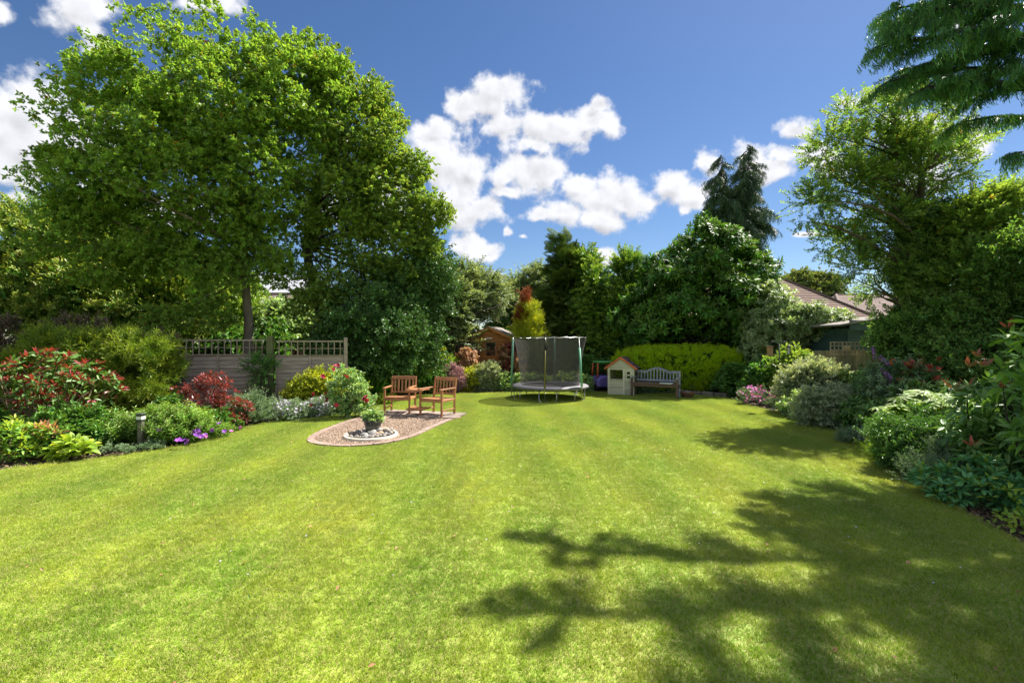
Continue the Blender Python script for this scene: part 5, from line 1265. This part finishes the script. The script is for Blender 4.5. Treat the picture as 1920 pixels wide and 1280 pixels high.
flowers(pf, 'flower', 'purple', [at(px, py - 4, Y - .3) for px, py, Y in ((335,829,8.0),(344,830,8.0),(352,832,8.0),(362,815,8.4),(370,812,8.4),(374,805,8.5),(378,822,8.3),(385,819,8.3),(366,820,8.3),(412,797,8.9),(421,812,8.7),(300,810,8.1),(384,797,8.9),(372,818,8.3),(398,810,8.6))], (.09, .13), 'flower')
flowers(pf, 'flower', 'magenta', [at(px, py - 4, Y - .3) for px, py, Y in ((386,821,8.2),(451,805,8.9),(434,812,8.75))], (.08, .10), 'flower')
bushw('rosemary', 'grey green feathery herb left of the lilac flower mounds', 'herb', [(-5.85, 10.25, .22, .38, .3, .34)], 60, 14, .14, 'fine', 'laven', (.2, .32), stems=0, up=1.5)
for lab, x, y, r in (('mound of white and lilac flowers next to the feathery herb', -5.35, 10.75, .44), ('mound of white and lilac flowers nearer the gold leaved shrub', -4.75, 11.2, .38)):
    t = bushw('flower_mound', lab, 'flowering plant', [(x, y, .16, r, r * .8, .24)], 46, 18, .12, 'small', 'laven', (.09, .13), 'lilac flower mounds below the fence', stems=0)
    flowers(t, 'flower', 'lilac', np.r_[top_pts(x, y, r * 1.05, r * .85, .42, 210, .08), top_pts(x, y - r * .5, r * .9, r * .4, .26, 90, .1)], (.045, .075), 'flower', parts=False)
bushw('young_shrub', 'thin young shrub climbing beside the mossy fence post', 'shrub', [(-6.55, 11.9, 1.1, .40, .16, .45), (-6.5, 11.9, .6, .3, .15, .3), (-6.45, 11.95, 1.6, .12, .1, .15)], 30, 8, .12, 'airy', 'dense', (.18, .26), stems=22, sr=.012, stem_mat=m_bark)
bushw('gold_shrub', 'gold and green leaved shrub in front of the right fence panel', 'shrub', [(-5.0, 11.95, .5, .72, .5, .46), (-4.5, 11.95, .55, .45, .4, .42), (-5.45, 11.9, .38, .35, .35, .32)], 170, 22, .17, 'small', 'euony', (.14, .2), stems=10, shell=.6)
ro = bushw('rose_bush', 'rose bush with crimson blooms standing on the lawn edge', 'rose bush', [(-3.95, 10.95, .62, .38, .3, .30), (-3.75, 10.95, .38, .34, .25, .2), (-4.1, 10.95, .95, .18, .16, .2)], 46, 11, .11, 'broad', 'rosel', (.12, .18), stems=26, sr=.012, shell=.35)
flowers(ro, 'rose', 'crimson', [at(px, py, Y) for px, py, Y in ((645,702,10.9),(653,708,10.8),(648,706,10.7),(633,686,10.9),(628,687,10.9),(687,744,10.6),(684,748,10.6),(689,752,10.5),(632,760,10.5),(628,759,10.5),(588,739,10.8),(610,747,10.8),(615,751,10.7),(584,760,10.7),(605,706,11),(624,693,11),(612,738,10.7))], (.085, .13), 'rose_bloom')
bushw('iris_clump', 'clump of upright sword shaped leaves right of the rose bush', 'plant', [(-4.6, 14.2, .08, .55, .35, .08), (-5.2, 14.0, .1, .4, .3, .08)], 26, 5, .2, 'strap', 'iris', (.7, .95), stems=0, up=2.5, out=.1, rnd=.2)
bushw('lime_groundcover', 'low yellow green foliage edging the lawn beside the rose bush', 'ground cover', [(-3.75, 13.6, .08, .3, .5, .12), (-4.15, 12.6, .06, .25, .5, .10)], 60, 18, .1, 'small', 'lime', (.09, .14), stems=0)
yb = bushw('yellow_flowered_shrub', 'dark green shrub dotted with yellow flowers under the dark evergreen', 'shrub', [(-4.3, 15.6, .55, .5, .4, .55)], 70, 20, .2, 'broad', 'dense', (.15, .22))
flowers(yb, 'head', 'yellow', top_pts(-4.3, 15.3, .5, .2, 1.12, 16, .5), (.05, .07), 'flower', parts=False)
bushw('gold_shrub', 'rounded yellow topped shrub in the back bed behind the left armchair', 'shrub', [(-3.2, 16.9, 1.1, .62, .5, .55), (-3.45, 16.8, .6, .6, .5, .5)], 150, 20, .2, 'small', 'euony', (.17, .26), shell=.6)
bushw('green_shrub', 'mid green shrub under the yellow topped one', 'shrub', [(-3.7, 16.2, .45, .6, .4, .5), (-2.7, 16.5, .4, .5, .4, .42)], 90, 20, .2, 'broad', 'laurel', (.16, .24))
bushw('lime_shrub', 'lime green leafy shrub between yellow topped shrub and dark trunk', 'shrub', [(-2.45, 17.2, .75, .45, .4, .4), (-2.2, 16.9, .5, .4, .35, .3)], 70, 18, .18, 'lance', 'lime', (.2, .3))
bushw('plum_shrub', 'dusky plum coloured shrub showing above the right armchair back', 'shrub', [(-2.15, 16.4, .55, .36, .3, .36)], 60, 20, .14, 'small', 'plum', (.12, .18))
bushw('pieris_shrub', 'coral pink tipped shrub in front of the shed corner', 'shrub', [(-1.75, 17.4, 1.15, .36, .3, .28), (-1.8, 17.3, .8, .35, .3, .3)], 60, 12, .14, 'whorl', 'pinkl', (.18, .26), stems=12)
bushw('variegated_shrub', 'yellow and cream feathery shrub in the back bed below the coral one', 'shrub', [(-1.6, 16.75, .42, .38, .3, .40)], 70, 18, .15, 'small', 'euony', (.12, .18))
bushw('variegated_shrub', 'pinkish cream variegated shrub in front of the shed', 'shrub', [(-.95, 16.8, .5, .42, .3, .44), (-.75, 16.8, .8, .2, .2, .2)], 80, 18, .15, 'small', 'varieg', (.13, .2))
bushw('maple_shrub', 'dark red leaved shrub between shed and trampoline pole', 'shrub', [(.0, 17.9, 1.2, .26, .3, .55), (.0, 17.6, .6, .3, .3, .4)], 70, 18, .15, 'broad', 'maple', (.15, .22), stems=14)
bushw('pieris_shrub', 'coral leaved shrub climbing over the right side of the shed front', 'shrub', [(-.32, 17.5, 1.3, .14, .15, .3), (.25, 17.4, 1.0, .2, .2, .3)], 34, 10, .12, 'whorl', 'pinkl', (.16, .24), stems=10)
bushw('green_shrub', 'low green border plants along the lawn behind the trampoline', 'border plants', [(x, 17.0, .25, .5, .35, .3) for x in (-.4, .3, 1.0, 1.7, 2.4)], 150, 20, .17, 'broad', 'rosel', (.14, .2))
gf = bushw('yellow_flower_row', 'low row of yellow flowers seen beneath the trampoline', 'flowering plant', [(x, 16.6, .07, .3, .12, .1) for x in (.4, .8, 1.2, 1.6)], 60, 12, .08, 'small', 'lime', (.08, .12), stems=0)
flowers(gf, 'head', 'yellow', np.stack([rng.uniform(.25, 1.8, 90), rng.uniform(16.5, 16.7, 90), rng.uniform(.12, .22, 90)], 1), (.05, .08), 'flower', parts=False)
# gold cypress with rust coloured top
gx_ = at(991, 640, 18.3).x; gcx = thing('gold_cypress', 'golden yellow columnar cypress with a rust red top behind the trampoline', 'conifer', (gx_, 18.3, 0))
MB().tube([(gx_, 18.3, 0), (gx_, 18.3, 2), (gx_, 18.3, 3.6)], [.09, .06, .01], 8).build('trunk', m_barkd, gcx, world_space=True)
P, D, C = clumps([(gx_, 18.3, 1.1, .58, .55, 1.0), (gx_, 18.3, 2.0, .56, .5, .9), (gx_ + .05, 18.3, 2.75, .40, .38, .55)], 170, 18, .17, shell=.85, up=1.2, out=.6, rnd=.3, flat=1.3)
scatter('foliage', gcx, proto_set('upright', F['goldcon']), P, eul(D, rng.uniform(0, 6, len(P))), rng.uniform(.15, .27, len(P)))
P, D, C = clumps([(gx_ - .08, 18.25, 3.9, .06, .06, .2), (gx_ - .14, 18.25, 3.4, .17, .17, .45), (gx_ - .28, 18.25, 2.85, .20, .2, .4), (gx_ + .48, 18.2, 1.7, .10, .1, .28)], 60, 16, .13, shell=.5, up=1.3, out=.5, rnd=.3, flat=1.3)
scatter('rusty_foliage', gcx, proto_set('upright', F['redcon']), P, eul(D, rng.uniform(0, 6, len(P))), rng.uniform(.13, .22, len(P)), label='rust red foliage at the tip')

# round clipped hedge behind the bench
hg = thing('round_hedge', 'clipped rounded bright yellow green hedge behind the bench', 'hedge', (6.55, 17.3, 0))
n = 19000; k_ = 3.0; q = rng.uniform(-1, 1, (n * 2, 2)); q = q[(np.abs(q) ** k_).sum(1) < 1][:n]; n = len(q)
w = (1 - (np.abs(q) ** k_).sum(1)) ** (1 / k_) * np.where(rng.random(n) < .5, -1, 1); ax = rng.choice(3, n, p=[.16, .54, .30]); u = np.empty((n, 3))
for a_ in range(3):
    m_ = ax == a_; o_ = [j for j in range(3) if j != a_]; u[m_, a_] = w[m_]; u[m_, o_[0]] = q[m_, 0]; u[m_, o_[1]] = q[m_, 1]
ct_ = np.array([6.4, 16.95, .82]) + u * np.array([2.56, 1.10, .76]) * rng.uniform(.94, 1.04, n)[:, None]; ct_[:, 2] -= np.maximum(ct_[:, 0] - 7.6, 0) ** 2 * .12 * (ct_[:, 2] > .6)
nt_ = 1150; per_ = 17; k_ = np.repeat(np.arange(nt_), per_); v_ = unit(len(k_)); rr_ = rng.random(len(k_))[:, None] ** .5 * rng.uniform(.07, .15, nt_)[k_][:, None]
P = ct_[k_] + v_ * rr_; D = v_ * .9 + u[k_] * .7 + np.array([0, 0, .8]); ok = P[:, 2] > .12
scatter('foliage', hg, proto_set('small', F['mound']), P[ok], eul(D[ok], rng.normal(0, .8, ok.sum())), rng.uniform(.09, .15, ok.sum()))
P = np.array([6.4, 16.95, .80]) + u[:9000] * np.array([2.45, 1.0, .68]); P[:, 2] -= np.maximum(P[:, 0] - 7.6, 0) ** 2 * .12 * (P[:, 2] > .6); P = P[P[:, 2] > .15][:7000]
scatter('inner_foliage', hg, proto_set('small', F['dense']), P, eul(unit(len(P)), rng.normal(0, .8, len(P))), rng.uniform(.14, .2, len(P)))  # darker leaf colour paints shade into the gaps between the tufts
MB().lathe([(.001, .25), (.68, .25), (.78, .8), (.66, 1.2), (.001, 1.3)], n=20).build('inner_core', m_barkd, hg, world_space=False).scale = (2.3, .8, .9)  # solid dark core, stands in for shade deep inside the hedge
bushw('grey_groundcover', 'grey leaved low plants in the shade at the foot of the round hedge', 'ground cover', [(x, 16.2, .1, .5, .25, .16) for x in (4.8, 5.6, 6.5, 7.3)], 70, 16, .13, 'small', 'laven', (.12, .18), stems=0)
bushw('green_shrub', 'deep shaded foliage behind the toy car and playhouse', 'shrub', [(2.7, 18.4, .5, .7, .5, .6), (3.6, 18.6, .6, .6, .5, .7), (4.2, 17.9, .4, .4, .3, .5)], 90, 20, .22, 'broad', 'dense', (.18, .26))

# ================================================================== RIGHT BED
pk = bushw('pink_flower_clump', 'clump of bright pink flowers at the far right corner of the lawn', 'flowering plant', [(7.05, 13.3, .14, .45, .35, .2), (7.6, 12.7, .14, .4, .35, .2)], 80, 16, .14, 'fine', 'laven', (.12, .2), stems=0, up=1.2)
flowers(pk, 'flower', 'magenta', np.r_[top_pts(7.0, 13.2, .45, .35, .50, 90, .16), top_pts(7.55, 12.6, .4, .3, .45, 60, .14), top_pts(6.85, 12.9, .3, .15, .28, 30, .1)], (.05, .085), 'flower', parts=False)
bushw('green_shrub', 'dark leafy shrub behind the pink flowers', 'shrub', [(8.1, 14.6, .5, .6, .5, .55), (8.9, 14.0, .5, .6, .5, .5), (7.6, 15.3, .45, .5, .4, .5)], 110, 20, .22, 'broad', 'dense', (.18, .26))
bushw('green_shrub', 'leafy shrub with yellow flush in front of the trellis', 'shrub', [(8.45, 13.6, 1.0, .42, .4, .42), (8.5, 13.5, .6, .5, .4, .4)], 70, 18, .2, 'broad', 'birch', (.18, .28))
bushw('acer_shrub', 'pale green layered shrub with yellowish tips in the right bed', 'shrub', [(7.75, 11.6, .75, .68, .5, .38), (8.3, 11.4, .5, .6, .5, .4), (7.3, 11.6, .4, .4, .4, .3), (7.7, 11.6, 1.05, .4, .35, .2)], 150, 18, .18, 'airy', 'varieg', (.22, .34), up=.15, shell=.6)
bushw('green_shrub', 'green shrub between pale layered shrub and lawn', 'shrub', [(7.1, 10.9, .25, .4, .35, .3)], 40, 18, .16, 'broad', 'rosel', (.13, .2))
bushw('variegated_shrub', 'round cream variegated bush on the right lawn edge', 'shrub', [(6.75, 9.75, .42, .55, .45, .42), (7.15, 9.9, .45, .4, .4, .4)], 170, 20, .14, 'small', 'varieg', (.10, .15), shell=.75)
bushw('green_shrub', 'broad dull green shrub below the close board fence', 'shrub', [(8.5, 10.3, .32, .8, .6, .36), (7.8, 9.4, .4, .6, .5, .38)], 120, 18, .22, 'broad', 'rhodo', (.2, .3))
bushw('green_shrub', 'dark spreading shrub right of the variegated bush', 'shrub', [(7.25, 8.9, .35, .55, .45, .38), (7.6, 8.3, .5, .6, .5, .5)], 130, 16, .18, 'laurel', 'rhodo', (.13, .2))
bd = bushw('buddleia', 'grey green bush with drooping violet flower spikes by the fence', 'flowering shrub', [(7.5, 9.0, .95, .28, .3, .32), (7.5, 9.0, .55, .38, .4, .36)], 42, 14, .18, 'lance', 'laven', (.25, .36), stems=12)
flowers(bd, 'spike', 'violet', [at(1646, 666, 8.9), at(1653, 690, 8.7), at(1664, 700, 8.8), at(1640, 676, 9.0)], (.26, .34), 'flower_spike', D=[(.3, -.2, -.4), (.5, -.2, -.7), (.3, .1, -.8), (-.2, -.2, .6)])
rp = bushw('photinia_shrub', 'tall shrub with pinkish red young leaves right of the violet spikes', 'shrub', [(7.75, 8.8, 1.25, .35, .35, .3), (7.9, 8.7, .8, .5, .4, .4)], 22, 7, .2, 'whorl', 'photinia', (.22, .3), stems=12)
bc = bushw('blue_flower_clump', 'low clump of small blue grey flowers beside bare soil on the right', 'flowering plant', [(6.3, 8.15, .1, .32, .25, .14)], 40, 14, .1, 'small', 'laven', (.07, .11), stems=0)
flowers(bc, 'flower', 'blue', top_pts(6.3, 8.1, .33, .26, .24, 110, .08), (.03, .045), 'flower', parts=False)
bushw('lime_groundcover', 'soft yellow green foliage spilling onto the right lawn edge', 'ground cover', [(6.0, 7.25, .07, .32, .32, .13), (5.75, 6.75, .05, .2, .25, .1)], 60, 16, .1, 'fine', 'lime', (.10, .16), stems=0)
fa_t = thing('fatsia', 'plant with large yellow green hand shaped leaves in the right bed', 'plant', (6.5, 7.2, 0))
hand = LB()
for k_ in range(8):
    a_ = (k_ - 3.5) * .52; hand.leaf((0, 0, 0), (math.cos(a_), math.sin(a_), -.05), (0, 0, 1), 1 * (1 - .06 * abs(k_ - 3.5)), .26, 3, .18, .1, (.2, 1), .3 + .4 * rng.random(), .8)
hand2 = LB()
for k_ in range(7):
    a_ = (k_ - 3) * .55; hand2.leaf((0, 0, 0), (math.cos(a_), math.sin(a_), .1), (0, 0, 1), .95 * (1 - .05 * abs(k_ - 3)), .3, 3, .3, .1, (.2, 1), .3 + .5 * rng.random(), .8)
hm = [hand.mesh(F['fatsia']), hand2.mesh(F['fatsia']), hand.mesh(F['phlox'])]
stm = MB()
for i in range(64):
    a_ = rng.uniform(0, 6.28); r_ = rng.random() ** .5; p = Vector((6.45 + .62 * r_ * math.cos(a_), 7.15 + .45 * r_ * math.sin(a_), rng.uniform(.82, 1.2) * (1 - .18 * r_)))
    if i < 8: p = at(rng.uniform(1655, 1700), rng.uniform(757, 770), 6.9)
    o = link('leaf', hm[i % 3 if i > 8 else 0], fa_t, world_space=True); o.location = p; o.rotation_euler = (rng.normal(0, .3), rng.uniform(-.2, .35), rng.uniform(math.pi * .9, math.pi * 1.9)); s = rng.uniform(.15, .24); o.scale = (s, s, s)
    stm.tube(curve_pts((6.5 + rng.normal() * .08, 7.2 + rng.normal() * .08, 0), p, .08, 3), [.012, .009, .007, .005], 4, caps=False)
stm.build('stalks', m_twig, fa_t, world_space=True)
bushw('box_shrub', 'rounded small leaved green shrub below the hand shaped leaves', 'shrub', [(5.75, 6.5, .36, .48, .40, .34), (6.05, 6.7, .42, .42, .36, .34), (5.45, 6.6, .5, .2, .2, .2), (5.45, 6.3, .3, .2, .2, .2)], 190, 20, .14, 'small', 'ivy', (.09, .14), shell=.7, stems=10)
bushw('box_shrub', 'dark small leaved shrub between the rounded shrub and rhododendron', 'shrub', [(6.5, 6.1, .42, .45, .4, .40)], 90, 20, .15, 'small', 'dense', (.10, .15), shell=.7)
bushw('filigree_plant', 'dull grey green wiry plant at the foot of the rounded shrub', 'plant', [(5.35, 5.85, .15, .28, .25, .2), (5.6, 5.9, .3, .2, .2, .2)], 50, 14, .12, 'fine', 'laven', (.10, .17), stems=6, sr=.006)
rh = thing('rhododendron', 'large glossy leaved rhododendron with a few red young shoots in the right foreground', 'shrub', (6.3, 5.6, 0))
Cw, Nw = clump_centres([(6.3, 5.7, .75, .72, .6, .66), (6.9, 5.6, 1.2, .6, .6, .6), (5.9, 5.5, .55, .4, .4, .4)], 330, .75)
leafy(rh, Cw, Nw + np.array([0, 0, .5]), 9, ('rhodo', 'rhodo'), (.13, .19), .33, nparts=300, young=2, el=(0, .5), droop=.22)
stm = MB()
for j in rng.choice(len(Cw), 40, replace=False): stm.tube(curve_pts((6.4 + rng.normal() * .12, 5.7 + rng.normal() * .12, 0), Cw[j], .1, 4), [.022, .018, .014, .01, .006], 5, caps=False)
stm.build('stems', m_barkd, rh, world_space=True)
Cw = [at(*q) for q in ((1832, 672, 6.2), (1842, 690, 6.1), (1815, 690, 6.2), (1795, 735, 6.0), (1815, 728, 6.1), (1890, 618, 5.6), (1822, 838, 5.2), (1880, 735, 5.6), (1780, 728, 6.2))]
leafy(rh, Cw, [(-.2, -.4, .8)] * len(Cw), 8, ('rhodo', 'rhodor'), (.11, .16), .3, nparts=72, young=5, ysize=1, name='red_leaf')
tl = thing('laurel_shrub', 'large leaved shrub reaching in from the right edge above the rhododendron', 'shrub', (5.75, 4.6, 0))
Cw, Nw = clump_centres([(5.55, 4.75, 1.55, .32, .4, .55), (5.6, 4.6, .9, .35, .4, .5)], 60, .6)
leafy(tl, Cw, Nw * .8 + np.array([-.2, -.2, .5]), 8, ('bright', 'rhodo'), (.15, .21), .34, nparts=160, young=2, el=(0, .5), droop=.25)
stm = MB()
for j in range(0, 60, 4): stm.tube(curve_pts((5.85 + rng.normal() * .06, 4.7 + rng.normal() * .06, 0), Cw[j], .08, 4), [.02, .016, .012, .009, .005], 5, caps=False)
stm.build('stems', m_barkd, tl, world_space=True)
se = thing('sedum_plant', 'blue green fleshy leaved plant in front of the rhododendron', 'plant', (5.25, 5.0, 0))
Cw, Nw = clump_centres([(5.2, 5.05, .26, .36, .32, .30), (4.98, 5.25, .2, .26, .25, .22), (5.35, 4.85, .2, .26, .25, .22)], 130, .6)
leafy(se, Cw, Nw * .6 + np.array([-.1, -.15, .6]), 9, ('sedum', 'phlox'), (.075, .115), .42, nparts=280, young=2, el=(.1, .9))
ye = thing('yellow_leaved_plant', 'small plant with yellowing leaves on bark mulch at the right edge', 'plant', (4.85, 4.35, 0))
Cw, Nw = clump_centres([(4.9, 4.4, .10, .22, .22, .12), (5.0, 4.65, .25, .2, .2, .2)], 34, .5)
leafy(ye, Cw, Nw * .5 + np.array([0, -.2, .6]), 6, ('lime', 'bright'), (.05, .075), .5, nparts=150, young=1)
# loose bark pieces on the bare soil
mch = bpy.data.collections.new('bark chips')
m_chip = stone_mat('bark chip', (.16, .09, .055), (.10, .06, .04), (.24, .16, .10))
for k in range(3): mch.objects.link(bpy.data.objects.new('chip', rock_mesh(m_chip, 1, .3, .2, False)))
Q = rng.uniform((-9.5, 5.5), (9, 17.3), (60000, 2)); dl = np.array(LAWN)
lg = [tuple(np.array(p) + 0) for p in LAWNS]
Q = Q[~inside(Q, lg)]
dmin = np.min(np.linalg.norm(Q[:, None, :] - np.array(LAWNS)[None, :, :], axis=2), axis=1); Q = Q[dmin < .9]
Q2 = rng.uniform((4.3, 3.2), (5.6, 5.6), (2600, 2)); Q2 = Q2[~inside(Q2, lg)]; Q = np.r_[Q, Q2]; n = len(Q)
scatter('bark_mulch', None, mch, np.c_[Q, rng.uniform(.0, .015, n)], rng.uniform(0, 6.28, (n, 3)) * np.array([.1, .1, 1]), rng.uniform(.012, .032, n))
# fallen leaves and daisies on the lawn
lc_ = bpy.data.collections.new('fallen leaves')
for mn in ('birch', 'pinkl'): lc_.objects.link(bpy.data.objects.new('fallen', leaf_mesh(F[mn], .5, 2, .1, .2)))
Q = np.c_[rng.uniform(-6, 6, 420), rng.uniform(2.4, 15.5, 420)]; Q = Q[inside(Q, LAWNS) & ~inside(Q, gr_big)]; n = len(Q)
scatter('fallen_leaves', None, lc_, np.c_[Q, np.full(n, .052)], np.c_[rng.normal(0, .4, (n, 2)), rng.uniform(0, 6.28, n)], rng.uniform(.025, .05, n))
dc = bpy.data.collections.new('daisies'); dc.objects.link(bpy.data.objects.new('daisy', sprig('flower', LB()).mesh(FL['lilac'])))
Q = np.c_[rng.uniform(-5, 6.5, 260), rng.uniform(3, 16, 260)]; Q = Q[inside(Q, LAWNS) & ~inside(Q, gr_big)]; n = len(Q)
scatter('lawn_daisies', None, dc, np.c_[Q, np.full(n, .052)], eul(np.tile([0., 0, 1], (n, 1)) + rng.normal(0, .2, (n, 3)), rng.uniform(0, 6, n)), rng.uniform(.014, .024, n))
# plant in the pot
PX, PY = RC.x + .01, RC.y + .08
pp2 = thing('potted_plant', 'small pale green leafy plant growing in the taupe pot', 'plant', (PX, PY, .31))
P, D, C = clumps([(PX, PY, .40, .14, .14, .06)], 36, 8, .035, shell=.3, up=.5, out=.6, zmin=.3)
scatter('foliage', pp2, proto_set('broad', F['rosel']), P, eul(D, rng.normal(0, .7, len(P))), rng.uniform(.06, .10, len(P)))
MB().lathe([(.001, .31), (.165, .31)], (PX, PY, 0), 20).build('soil', m_soil, pp2, world_space=True)
